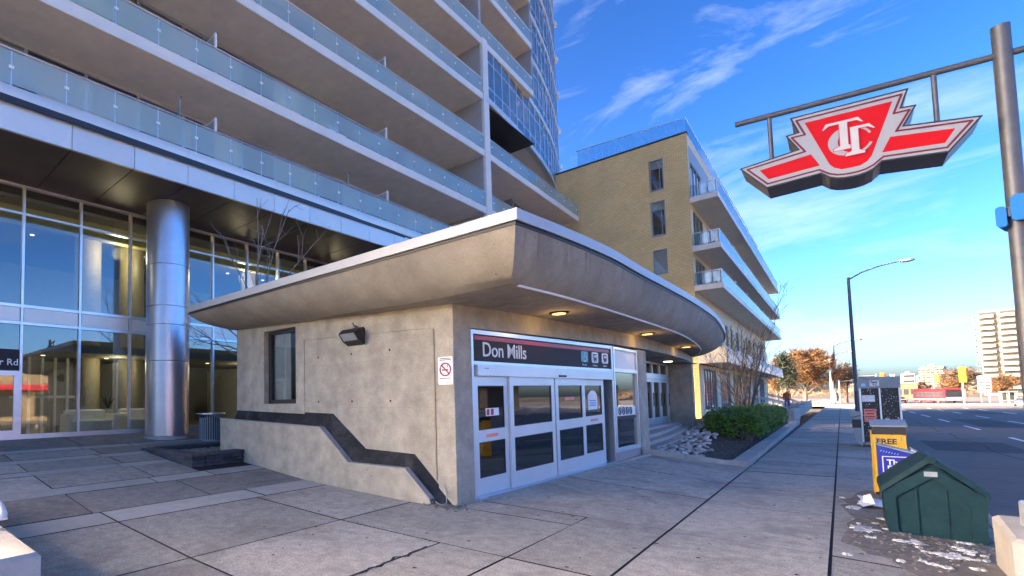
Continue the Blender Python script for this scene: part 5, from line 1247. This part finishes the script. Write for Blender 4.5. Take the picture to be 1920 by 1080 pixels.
# newspaper boxes
YB_ = thing('news_box', 'yellow news box with FREE lettering and a black cap', 'news box', (.55, 12.9, 0))
q = MB(); q.box(.35, .755, 12.72, 13.1, .03, 1.04); q.build('cabinet', m_yel, YB_)
q = MB(); q.box(.335, .348, 12.71, 13.1, .0, 1.1); q.build('side_panel', m_yel, YB_)
q = MB(); q.prism([(12.66, 1.05), (13.12, 1.05), (13.12, 1.26), (12.66, 1.17)], 'x', .36, .765); q.build('cap', m_black, YB_)
q = MB(); q.prism([(12.64, 1.175), (13.13, 1.265), (13.13, 1.285), (12.64, 1.195)], 'x', .335, .78); q.build('cap_lid', m_greyp, YB_)
for x in (.40, .70): MB().box(x - .008, x + .008, 12.714, 12.719, .93, 1.0).build('bolt', m_greyp, YB_)
text('lettering', 'FREE', .125, lambda a, u, o: (.40 + a, 12.718 - o, .875 + u), m_black, YB_, bold=.004, sx=.95)
MB().box(.42, .69, 12.712, 12.718, .35, .78).build('window', m_door_gl, YB_)
BL = thing('news_box', 'dark blue news box with white lettering between yellow box and green bin', 'news box', (.58, 11.85, 0))
q = MB(); q.prism([(.37, .02), (.775, .02), (.775, .80), (.37, .93)], 'y', 11.62, 12.0); q.build('cabinet', m_blue, BL)
q = MB(); q.prism([(.365, .932), (.785, .798), (.785, .815), (.365, .95)], 'y', 11.58, 12.03); q.build('cap', m_greyp, BL)
q = MB(); c = .008; a0, a1, b0, b1 = .415, .745, .10, .745
for bx in ((a0, a1, b1, b1 + .012), (a0, a0 + .012, b0, b1), (a1 - .012, a1, b0, b1)): q.box(bx[0], bx[1], 11.612, 11.619, bx[2], bx[3])
q.build('white_border', m_white, BL)
for s_, z in (('The', .625), ('Ep', .53), ('Ti', .435)):
    text('lettering', s_, .115, lambda a, u, o, z=z: (.465 + a, 11.618 - o, z + u), m_white, BL, bold=.003, sx=.95)
q = MB()
for i in range(7): q.tube([(.40 + i * .03, 11.615, .83 - i * .008), (.415 + i * .03, 11.615, .85 - i * .008)], .004, 4)
q.build('scribble', m_cyan, BL)
WB = thing('news_box', 'white news box half hidden behind the blue one', 'news box', (.95, 13.0, 0))
q = MB(); q.prism([(.80, .0), (1.12, .0), (1.12, .55), (.80, .80)], 'y', 12.75, 13.1); q.build('cabinet', m_white, WB)
q = MB(); q.prism([(.79, .81), (1.13, .555), (1.13, .575), (.79, .83)], 'y', 12.72, 13.12); q.build('cap', m_greyp, WB)
# telephone booth
PHB = thing('phone_booth', 'grey telephone booth with scratched black panels and paper notices', 'phone booth', (.9, 24.5, 0))
Yp = 24.2
q = MB(); q.box(.44, .485, Yp, Yp + .9, .12, 2.3); q.box(1.35, 1.395, Yp, Yp + .9, .02, 2.28); q.box(.9, .94, Yp, Yp + .06, .12, 1.93); q.box(.485, 1.35, Yp + .86, Yp + .9, .12, 2.0); q.build('frame', m_alu, PHB)
q = MB(); q.box(.43, 1.405, Yp - .02, Yp + .92, 1.93, 2.31); q.build('header', m_greyp, PHB)
q = MB(); q.box(.49, 1.35, Yp + .0, Yp + .9, .03, .12); q.build('base', m_greyp, PHB)
for a, b in ((.486, .9), (.94, 1.35)): MB().box(a, b, Yp + .03, Yp + .04, .12, 1.93).build('panel', m_black, PHB)
for nme, a, b, z0, z1, m in (('notice', .50, .80, 1.48, 1.70, m_paper), ('poster', .52, .81, .80, 1.24, m_sticker), ('sticker', .70, .92, 2.0, 2.19, m_paper), ('sticker', 1.0, 1.1, .84, .92, m_paper), ('sticker', .5, .6, 2.0, 2.1, m_cyan)):
    MB().box(a, b, Yp - .026 if z0 > 1.95 else Yp + .02, Yp - .021 if z0 > 1.95 else Yp + .028, z0, z1).build(nme, m, PHB)
text('lettering', 'hao', .11, lambda a, u, o: (.725 + a, Yp - .0265 - o, 2.105 + u), m_black, PHB, bold=.004)
text('lettering', 'TC', .09, lambda a, u, o: (.76 + a, Yp - .0265 - o, 2.015 + u), m_black, PHB, bold=.003)
q = MB()
for z, x0, x1 in ((1.16, .55, .78), (1.06, .58, .75), (.96, .55, .78), (.88, .6, .74)): q.box(x0, x1, Yp + .014, Yp + .019, z, z + .035)
q.build('poster_print', m_signred, PHB)
q = MB(); rr = random.Random(31)
for i in range(150):
    x = rr.choice((rr.uniform(.50, .88), rr.uniform(.96, 1.33))); z = rr.uniform(.3, 1.9); s = rr.uniform(.004, .016) * (1.6 if .95 > z > .7 and x > 1.1 else 1)
    q.add([(x - s, Yp + .026, z), (x, Yp + .026, z - s * .7), (x + s, Yp + .026, z + .3 * s), (x + .2 * s, Yp + .026, z + s)], [(0, 1, 2, 3)])
q.build('paint_flecks', m_white, PHB, kind='stuff')
q = MB()
for i in range(5): q.tube([(.52 + i * .04, Yp - .0225, 2.22), (.53 + i * .04, Yp - .0225, 2.25 + .02 * (i % 2)), (.545 + i * .04, Yp - .0225, 2.215)], .005, 4)
q.build('graffiti', m_black, PHB)
q = MB(); q.box(.55, .8, Yp + .5, Yp + .8, 1.1, 1.7); q.build('telephone', m_greyp, PHB)
# street litter container against the booth
RB = thing('street_bin', 'dark grey tapered street bin with a slanted lid beside the phone booth', 'litter bin', (.3, 24.1, 0))
q = MB(); q.prism([(.31, .12), (.43, .0), (.43, 1.02), (.22, .95), (.2, .6)], 'y', 23.75, 24.5); q.build('bin_body', m_greyp, RB)
q = MB(); q.prism([(.19, .98), (.44, 1.06), (.44, 1.12), (.17, 1.2), (.17, 1.16)], 'y', 23.7, 24.55); q.build('lid', m_greyp, RB)
q = MB(); q.box(.215, .43, 23.735, 23.749, .62, .9); q.build('bin_opening', m_black, RB)
# crumpled paper
q = MB(); rr = random.Random(2); rows = [[(.12 + i * .1 + rr.gauss(0, .015), 11.0 + j * .28 + rr.gauss(0, .03), .02 + rr.uniform(0, .05)) for i in range(6)] for j in range(4)]; q.sheet(rows)
q.add([(.16, 11.4, .03), (.3, 11.2, .03), (.25, 11.35, .18), (.17, 11.5, .12)], [(0, 1, 2), (0, 2, 3)])
tag(q.build('paper_litter', m_paper), 'crumpled white paper lying on the muddy verge', 'litter')
# street lamps
def lamp(label, x, y, h, reach, sc=1.0, loc_z=0, grp='street lamps along the sidewalk'):
    t = thing('street_lamp', label, 'street lamp', (x, y, loc_z), grp)
    q = MB(); q.tube([(x, y, loc_z - .2), (x, y, h)], [.19 * sc, .13 * sc], 12); q.build('pole', m_polegr, t, True)
    q = MB(); q.tube([(x, y, h - .25), (x + reach * .22, y, h + .35), (x + reach * .5, y, h + .75), (x + reach * .8, y, h + .95), (x + reach * .9, y, h + .95)], [.085 * sc, .08 * sc, .075 * sc, .07 * sc, .06 * sc], 8); q.build('arm', m_polegr, t, True)
    q = MB(); q.blob((x + reach * .94, y, h + .95), (reach * .13, .32 * sc, .16 * sc), 3, 10, 6); q.build('lamp_head', m_greyp, t, True)
    q = MB(); q.box(x - .14 * sc, x + .14 * sc, y - .17 * sc, y - .12 * sc, 2.1, 2.9); q.build('access_cover', m_greyp, t)
lamp('tall grey street lamp right behind the phone booth', 1.14, 74, 14.05, 4.45)
lamp('second street lamp, smaller and left of the tall grey one', -.78, 150, 12.3, 4.2, 1.7)
lamp('third street lamp farther off, its arm left of the tall lamp', -1.6, 205, 13.2, 4.5, 1.7)
lamp('faint farthest street lamp of the row beyond the crossing', -1.0, 290, 12.5, 4.5, 1.2)
FP = thing('flag_pole', 'bright white pole standing at the right edge of the orange tree', 'pole', (-1.45, 146, -.2))
q = MB(); q.tube([(-1.45, 146, -.2), (-1.45, 146, 9.2)], [.17, .12], 10); q.build('pole', m_white, FP, True)
# traffic signals
def signal(label, x, y, ztop, hgt=1.6, col=None, arm=None, face=1):
    t = thing('traffic_signal', label, 'traffic signal', (x, y, -.2), 'traffic signals at the crossing')
    q = MB(); q.tube([(x, y, -.2), (x, y, ztop)], .09, 8); q.build('pole', m_kerb, t, True)
    hx = x
    if arm: q = MB(); q.tube([(x, y, ztop - .3), (x + arm, y, ztop + .2)], .07, 6); q.build('arm', m_polegr, t, True); hx = x + arm
    q = MB(); q.cbox(hx - .33, hx + .33, y - .3, y - .1, ztop - hgt, ztop + .15, .05); q.build('signal_head', col or m_yel, t)
    q = MB(); q.cbox(hx + .1, hx + .5, y - .05, y + .3, ztop - hgt + .1, ztop, .05); q.build('signal_head', m_yel, t)
signal('yellow traffic signal head on a pale pole on the island', 13.3, 119, 5.5, 2.2)
signal('small signal on a mast arm left of the phone booth', -.2, 146, 4.6, 1.1, m_cardk, 3.2)
signal('orange backed signal high above the phone booth', 5.4, 150, 5.9, 1.5, m_orange, .8)
signal('orange signal hanging in front of the distant mid-rise', 14.9, 170, 5.6, 1.5, m_orange, .5)
# overhead street name gantry
SGN = thing('overhead_sign', 'long pale overhead sign on a mast left of the orange signal', 'sign', (4, 152, 0))
MB().box(3.0, 5.3, 152, 152.1, 4.6, 5.4).build('sign_panel', m_farglass, SGN); MB().box(2.9, 5.4, 151.9, 152.2, 5.45, 5.6).build('sign_rail', m_white, SGN)
MB().tube([(3.0, 152.05, -.2), (3.0, 152.05, 5.5)], .1, 6).build('post', m_polegr, SGN)
# traffic island
isl = MB(); pts = [(3.0, 118), (9, 116.5), (13, 115.8), (15.5, 116.5), (40, 116.5), (40, 121), (3, 122)]; isl.prism(pts, 'z', -.3, -.06); struct('traffic_island', isl, m_pave_lt)
isl = MB(); isl.prism([(-20, 114), (1.6, 114), (1.6, 118), (-20, 118)], 'z', -.3, -.02); struct('corner_pavement', isl, m_pave_lt)

# ================================================================== VEHICLES
def wheel(nm, c, r, wd, t, ax='y'):
    q = MB()
    T = (lambda a, b, z: (c[0] + a, c[1] + z, c[2] + b)) if ax == 'y' else (lambda a, b, z: (c[0] + z, c[1] + a, c[2] + b))
    q.T = T; q.lathe([(r * .6, -wd / 2), (r, -wd / 2), (r, wd / 2), (r * .6, wd / 2)], (0, 0, 0), 16); w_ = q.build('wheel', m_rubber, t, True)
    q = MB(T); q.lathe([(r * .62, -wd / 2 - .01), (r * .2, -wd / 2 - .03), (r * .2, wd / 2 + .03), (r * .62, wd / 2 + .01)], (0, 0, 0), 12); q.build('rim', m_alu, w_, True)
def place(t, x, y, z, rz):
    t.location = (x, y, z); t.rotation_euler.z = rz
def car(label, x, y, z, rz, m, sc=1):
    t = thing('car', label, 'car', (0, 0, 0))
    side = [(-2.2, .35), (-2.25, .75), (-2.1, .95), (-1.45, 1.02), (-.75, 1.42), (.55, 1.45), (1.35, 1.0), (2.05, .85), (2.25, .6), (2.22, .32), (1.75, .3), (-1.75, .3)]
    q = MB(); n = len(side); rows = []
    for yy, k in ((-.86, .94), (-.9, 1), (.9, 1), (.86, .94)): rows.append([(px, yy if pz < 1.05 else yy * .78, pz) for px, pz in side])
    q.sheet([r + [r[0]] for r in rows]); q.add(rows[0], [tuple(range(n))]); q.add(rows[-1], [tuple(range(n))]); q.build('body', m, t)
    for s in (-1, 1):
        q = MB(); q.add([(-1.3, s * .80, 1.05), (1.15, s * .80, 1.05), (.5, s * .725, 1.38), (-.72, s * .725, 1.37)], [(0, 1, 2, 3)]); q.build('side_window', m_farglass, t)
        q = MB(); q.box(2.1, 2.26, s * .62 - .2, s * .62 + .2, .6, .75); q.build('headlight', m_white, t)
        for xx in (-1.4, 1.4): wheel('wheel', (xx, s * .82, .33), .33, .22, t)
    q = MB(); q.add([(1.33, -.68, 1.03), (1.33, .68, 1.03), (.6, .62, 1.41), (.6, -.62, 1.41)], [(0, 1, 2, 3)]); q.build('windscreen', m_farglass, t)
    q = MB(); q.box(2.255, 2.27, -.3, .3, .42, .54); q.build('number_plate', m_white, t)
    place(t, x, y, z, rz); t.scale = (sc,) * 3
car('silver sedan crossing at the far end of the sidewalk', -2.2, 128, -.2, R(182), m_car, .8)
car('dark car waiting behind the phone booth left of the red bus', 8.2, 150, -.2, R(-112), m_cardk, .85)
car('silver car at the far right edge beside the bus shelter', 17.6, 112, -.2, R(-100), m_car, .8)
# bus
BS = thing('bus', 'red and white city bus turning at the far crossing', 'bus', (0, 0, 0))
q = MB(); L_, W_ = 6, 1.28
prof = [(-W_, .35), (-W_, 2.75), (-W_ + .2, 3.05), (W_ - .2, 3.05), (W_, 2.75), (W_, .35)]
q.prism(prof, 'x', -L_, L_); q.build('body', m_busred, BS)
for s in (-1, 1):
    MB().box(-L_ + .05, L_ - .05, s * (W_ + .012) - .008, s * (W_ + .012) + .008, .7, .92).build('white_band', m_white, BS)
    for i in range(7): MB().box(-5.3 + i * 1.5, -3.95 + i * 1.5, s * (W_ + .012) - .008, s * (W_ + .012) + .008, 1.3, 2.5).build('window', m_farglass, BS)
    MB().box(-L_, L_, s * (W_ - .25) - .12, s * (W_ - .25) + .12, 3.0, 3.22).build('roof_fairing', m_busred, BS)
    for xx in (-3.6, 3.4): wheel('wheel', (xx, s * 1.1, .48), .48, .34, BS)
    MB().box(L_, L_ + .03, s * .85 - .2, s * .85 + .2, .75, .95).build('headlight', m_white, BS)
MB().box(L_ - .0, L_ + .02, -1.18, 1.18, 1.3, 2.45).build('windscreen', m_farglass, BS)
MB().box(L_ - .0, L_ + .03, -1.1, 1.1, 2.5, 2.85).build('destination_sign', m_black, BS)
MB().box(L_ - .0, L_ + .015, -1.2, 1.2, .4, 1.25).build('front_panel', m_white, BS)
MB().box(L_, L_ + .06, -1.25, 1.25, .35, .6).build('bumper', m_black, BS)
place(BS, 13.2, 148.5, -.2, R(-71)); BS.scale = (.85,) * 3

# ================================================================== BEYOND THE CROSSING
def apt_block(name, label, x0, y0, w_, d_, storeys, sh, m, rz, bw_=5.2, group=None, z0=-.2):
    t = thing(name, label, 'building', (0, 0, 0), group)
    q = MB(); q.box(0, w_, 0, d_, 0, storeys * sh + .8); q.build('wall', m_apt if m is None else m, t)
    MB().box(w_ * .3, w_ * .6, d_ * .3, d_ * .6, storeys * sh + .8, storeys * sh + 4).build('penthouse', m or m_apt, t)
    for f in range(storeys):
        z = f * sh + .6; nb = int(w_ / bw_)
        for i in range(nb):
            MB().box(i * bw_ + .3, i * bw_ + bw_ - .5, -.03, -.005, z + .7, z + sh - .3).build('window', m_farglass, t)
            if f > 0:
                q = MB(); a, b = i * bw_ + .15, i * bw_ + bw_ * .78
                q.box(a, b, -1.5, -.035, z - .12, z + .06); q.box(a, b, -1.5, -1.4, z + .062, z + 1.05); q.box(a, a + .1, -1.398, -.035, z + .062, z + 1.05); q.box(b - .1, b, -1.398, -.035, z + .062, z + 1.05); q.build('balcony', m_aptw, t)
        for i in range(int(d_ / bw_)):
            MB().box(-.03, -.005, i * bw_ + .5, i * bw_ + bw_ - 1.2, z + .7, z + sh - .3).build('window', m_farglass, t)
            if f > 0:
                q = MB(); a, b = i * bw_ + .4, i * bw_ + bw_ * .72; q.box(-1.4, -.035, a, b, z - .12, z + .06); q.box(-1.4, -1.3, a, b, z + .062, z + 1.05); q.build('balcony', m_aptw, t)
    place(t, x0, y0, z0, rz)
apt_block('apartment_block', 'pale balconied apartment slab at the far right, sunlit', 45.2, 352, 58, 26, 14, 2.62, None, R(-14), 5.6)
apt_block('apartment_block', 'grey white midrise apartments behind the red bus', 67.5, 880, 18, 20, 11, 2.85, None, R(-10), 3.6)
def far_block(label, x, y, w_, h, m=None, d=25):
    t = thing('far_building', label, 'building', (x, y, -.2), 'distant buildings on the skyline')
    q = MB(); q.box(x, x + w_, y, y + d, -.2, h); q.build('wall', m or m_far, t)
    nf = max(3, int(h / 6)); 
    for f in range(nf):
        q = MB(); q.box(x + w_ * .06, x + w_ * .94, y - .15, y - .02, h * (f + .3) / nf, h * (f + .72) / nf); q.build('window_row', m_farglass, t)
    q = MB(); q.box(x + w_ * .3, x + w_ * .6, y + 4, y + 12, h, h + 3); q.build('roof_plant', m or m_far, t)
far_block('tallest distant tower right above the phone booth', 41, 900, 12, 22.4)
far_block('pale distant round topped tower between booth and midrise', 60.5, 1000, 11, 28, m_aptw)
far_block('grey distant slab left of the midrise apartments', 78, 1050, 9, 26)
far_block('distant low block right of the second street lamp', 8, 700, 9, 14)
far_block('distant pale slab left of the tall street lamp', 1.5, 650, 7, 15)
bl = thing('brown_building', 'long low brown brick building left of the red bus', 'building', (13, 260, -.2))
q = MB(); q.box(13.6, 19.2, 262, 272, -.2, 5.1); q.build('wall', m_bwn, bl); q = MB(); q.box(13.4, 19.4, 261.7, 272.3, 5.1, 5.35); q.build('roof_edge', m_far, bl)
for i in range(3):
    MB().box(14.1 + i * 1.7, 15.2 + i * 1.7, 261.9, 261.98, 1.2, 3.2).build('window', m_farglass, bl)
q = MB(); q.sheet([[(-260, 330, -.3), (400, 330, -.3)], [(-260, 331, -.1), (400, 331, -.1)], [(-400, 700, 2), (700, 700, 2)], [(-700, 1300, 6), (1100, 1300, 6)]]); struct('far_ground', q, m_earth)
q = MB(); rr = random.Random(77)
for k in range(5000):
    x = rr.uniform(-140, 220); y = rr.uniform(420, 620); h = 4 + 3 * math.sin(x * .05) ** 2 + 2.5 * math.sin(x * .13 + 1); z = rr.uniform(0, max(2, h)); s = rr.uniform(.5, 1.2)
    q.add([(x - s, y, z), (x + s, y + rr.uniform(-1, 1), z - .2 * s), (x + rr.uniform(-s, s), y, z + s * 1.3)], [(0, 1, 2)])
tl = q.build('treeline', m_twig_b, kind='stuff')
m_sunwhite = mat('sunlit_white', (.30, .30, .29), .7, var=.1)  # white paint greyed down so sunlit parts don't burn out
# fuel price sign
FS = thing('price_sign', 'white fuel price sign with oval Esso badge at the far corner', 'sign', (18.6, 146, -.2))
def F(a, d, z): return (18.85 + a * .97, 146 + a * -.25 + d, z)
q = MB(F); q.box(-.78, .74, 0, .3, 1.75, 4.72); q.build('sign_cabinet', m_sunwhite, FS)
for a in (-.5, .45): q = MB(F); q.box(a - .1, a + .1, .05, .25, -.2, 1.75); q.build('post', m_sunwhite, FS)
def ov(rx, rz): return [(rx * math.cos(t) - .02, 4.2 + rz * math.sin(t)) for t in [j * math.pi / 12 for j in range(24)]]
q = MB(F); q.add([(a, -.02, z) for a, z in ov(.64, .36)], [tuple(range(24))]); q.build('oval_border', m_blue, FS)
q = MB(F); q.add([(a, -.035, z) for a, z in ov(.56, .28)], [tuple(range(24))]); q.build('oval_face', m_sunwhite, FS)
text('lettering', 'Esso', .42, lambda a, u, o: F(a - .48, -.04 - o, 4.08 + u), m_signred, FS, bold=.014, sx=1.0)
for i, m in enumerate((m_signred, m_bluesign, m_sticker)):
    for j in (-1, 1): q = MB(F); q.box(j * .36 - .31, j * .36 + .31, -.03, -.01, 3.3 - i * .55, 3.65 - i * .55); q.build('price_panel', m if j < 0 or i == 0 else m_signblack, FS)
# bus shelter
BSH = thing('bus_shelter', 'small glass bus shelter at the far right under the apartment slab', 'bus shelter', (21, 140, -.2))
q = MB(); 
for x in (19.8, 20.6, 21.4):
    for y in (140, 141.4): q.box(x - .05, x + .05, y - .05, y + .05, -.2, 1.7)
q.build('frame', m_sunwhite, BSH); MB().box(19.7, 21.5, 139.7, 141.7, 1.7, 1.8).build('roof', m_sunwhite, BSH)
for a, b in ((19.85, 20.55), (20.65, 21.35)): MB().box(a, b, 141.38, 141.4, .1, 1.6).build('pane', m_farglass, BSH)
MB().box(20, 21.2, 140.9, 141.2, .2, .28).build('seat', m_greyp, BSH)
# raised planters and railings along the brick block
for i, (y0, y1, x1, h) in enumerate(((45, 52, -2.35, .75), (56, 64, -2.55, .8), (68, 78, -2.7, .9), (82, 92, -2.9, 1.0))):
    t = thing('concrete_planter', ['low concrete planter wall just beyond the hedge', 'second concrete planter wall beyond the hedge', 'third concrete planter wall with railings above', 'farthest concrete planter wall before the crossing'][i], 'planter', (-3.2, y0, 0), 'concrete planters along the brick block')
    q = MB(); q.cbox(-4.4, x1, y0, y0 + .3, -.1, h, .02); q.cbox(x1 - .3, x1, y0 + .302, y1, -.1, h - .003, .02); q.build('wall', m_kerb, t)
    MB().box(-4.4, x1 - .302, y0 + .302, y1, -.1, h - .15).build('soil', m_earth, t)
for i, (y0, x0) in enumerate(((47, -4.3), (66, -4.6))):
    t = thing('stair_railing', ['pale stair railing left of the person in orange', 'pale stair railing climbing behind the farther planters'][i], 'railing', (x0, y0, 0), 'railings at the entrance steps')
    for k in range(3):
        q = MB(); y = y0 + k * 2.4; q.tube([(x0 - 1.2, y, .5), (x0 - 1.2, y, 1.9), (x0 + 1.2, y, 1.15), (x0 + 1.2, y, .2)], .035, 6); q.tube([(x0 - 1.2, y, 1.45), (x0 + 1.2, y, .75)], .025, 5); q.build('rail', m_slabw, t)
        q = MB()
        for j in range(5): xx = x0 - .8 + j * .4; q.tube([(xx, y, .3), (xx, y, 1.9 - (xx - x0 + 1.2) / 2.4 * .75)], .018, 4)
        q.build('balusters', m_slabw, t)
# person
PN = thing('person', 'person in orange jacket and blue trousers standing by the pale railing', 'person', (-3.55, 60, 0))
me = bpy.data.meshes.new('person_body'); bm = bmesh.new()
bx, by, bz = -3.55, 60, .45
V = [(0, 0, .95), (0, 0, 1.18), (0, 0, 1.42), (0, -.02, 1.52), (0, -.03, 1.66), (.1, 0, .9), (.11, -.03, .5), (.12, 0, .08), (.12, -.14, .04), (-.1, 0, .9), (-.11, .03, .5), (-.12, .02, .08), (-.12, -.12, .04), (.19, 0, 1.4), (.25, -.03, 1.12), (.24, -.15, .9), (-.19, 0, 1.4), (-.25, -.02, 1.12), (-.24, -.12, .9), (.24, -.2, .84), (-.24, -.16, .84)]
ed = [(0, 1), (1, 2), (2, 3), (3, 4), (0, 5), (5, 6), (6, 7), (7, 8), (0, 9), (9, 10), (10, 11), (11, 12), (2, 13), (13, 14), (14, 15), (2, 16), (16, 17), (17, 18), (15, 19), (18, 20)]
rad = [.15, .15, .16, .065, .11, .11, .075, .05, .045, .11, .075, .05, .045, .075, .055, .042, .075, .055, .042, .035, .035]
me.from_pydata([(bx + a, by + b, bz + c) for a, b, c in V], ed, []); ob = bpy.data.objects.new('body', me); COL.objects.link(ob)
md = ob.modifiers.new('skin', 'SKIN'); md2 = ob.modifiers.new('subd', 'SUBSURF'); md2.levels = 1; md2.render_levels = 1
for v, r in zip(me.skin_vertices[0].data, rad): v.radius = (r, r)
me.skin_vertices[0].data[0].use_root = True
for m in (m_denim, m_orange, m_skin, m_black): me.materials.append(m)
dg = bpy.context.evaluated_depsgraph_get(); m3 = bpy.data.meshes.new_from_object(ob.evaluated_get(dg)); ob.modifiers.clear(); ob.data = m3
for p in m3.polygons:
    z = p.center.z - bz; p.material_index = 3 if z < .12 or (z > 1.66) else 0 if z < .93 else 1 if z < 1.5 and not (z < .95) else 2; p.use_smooth = True
ob.parent = PN; ob.location = -PN.location
# low retail block across the road, seen only as a reflection in the glass
RT = thing('retail_block', 'low pale retail block across the road outside the frame', 'building', (48, 20, 0))
q = MB(); q.box(46, 60, -30, 66, -.2, 6.2); q.build('wall', m_apt, RT); MB().box(44.5, 45.97, -30, 66, 3.9, 4.6).build('canopy', m_signred, RT)
for i in range(16): MB().box(45.9, 45.98, -28 + i * 5.8, -24 + i * 5.8, .4, 3.5).build('window', m_farglass, RT)
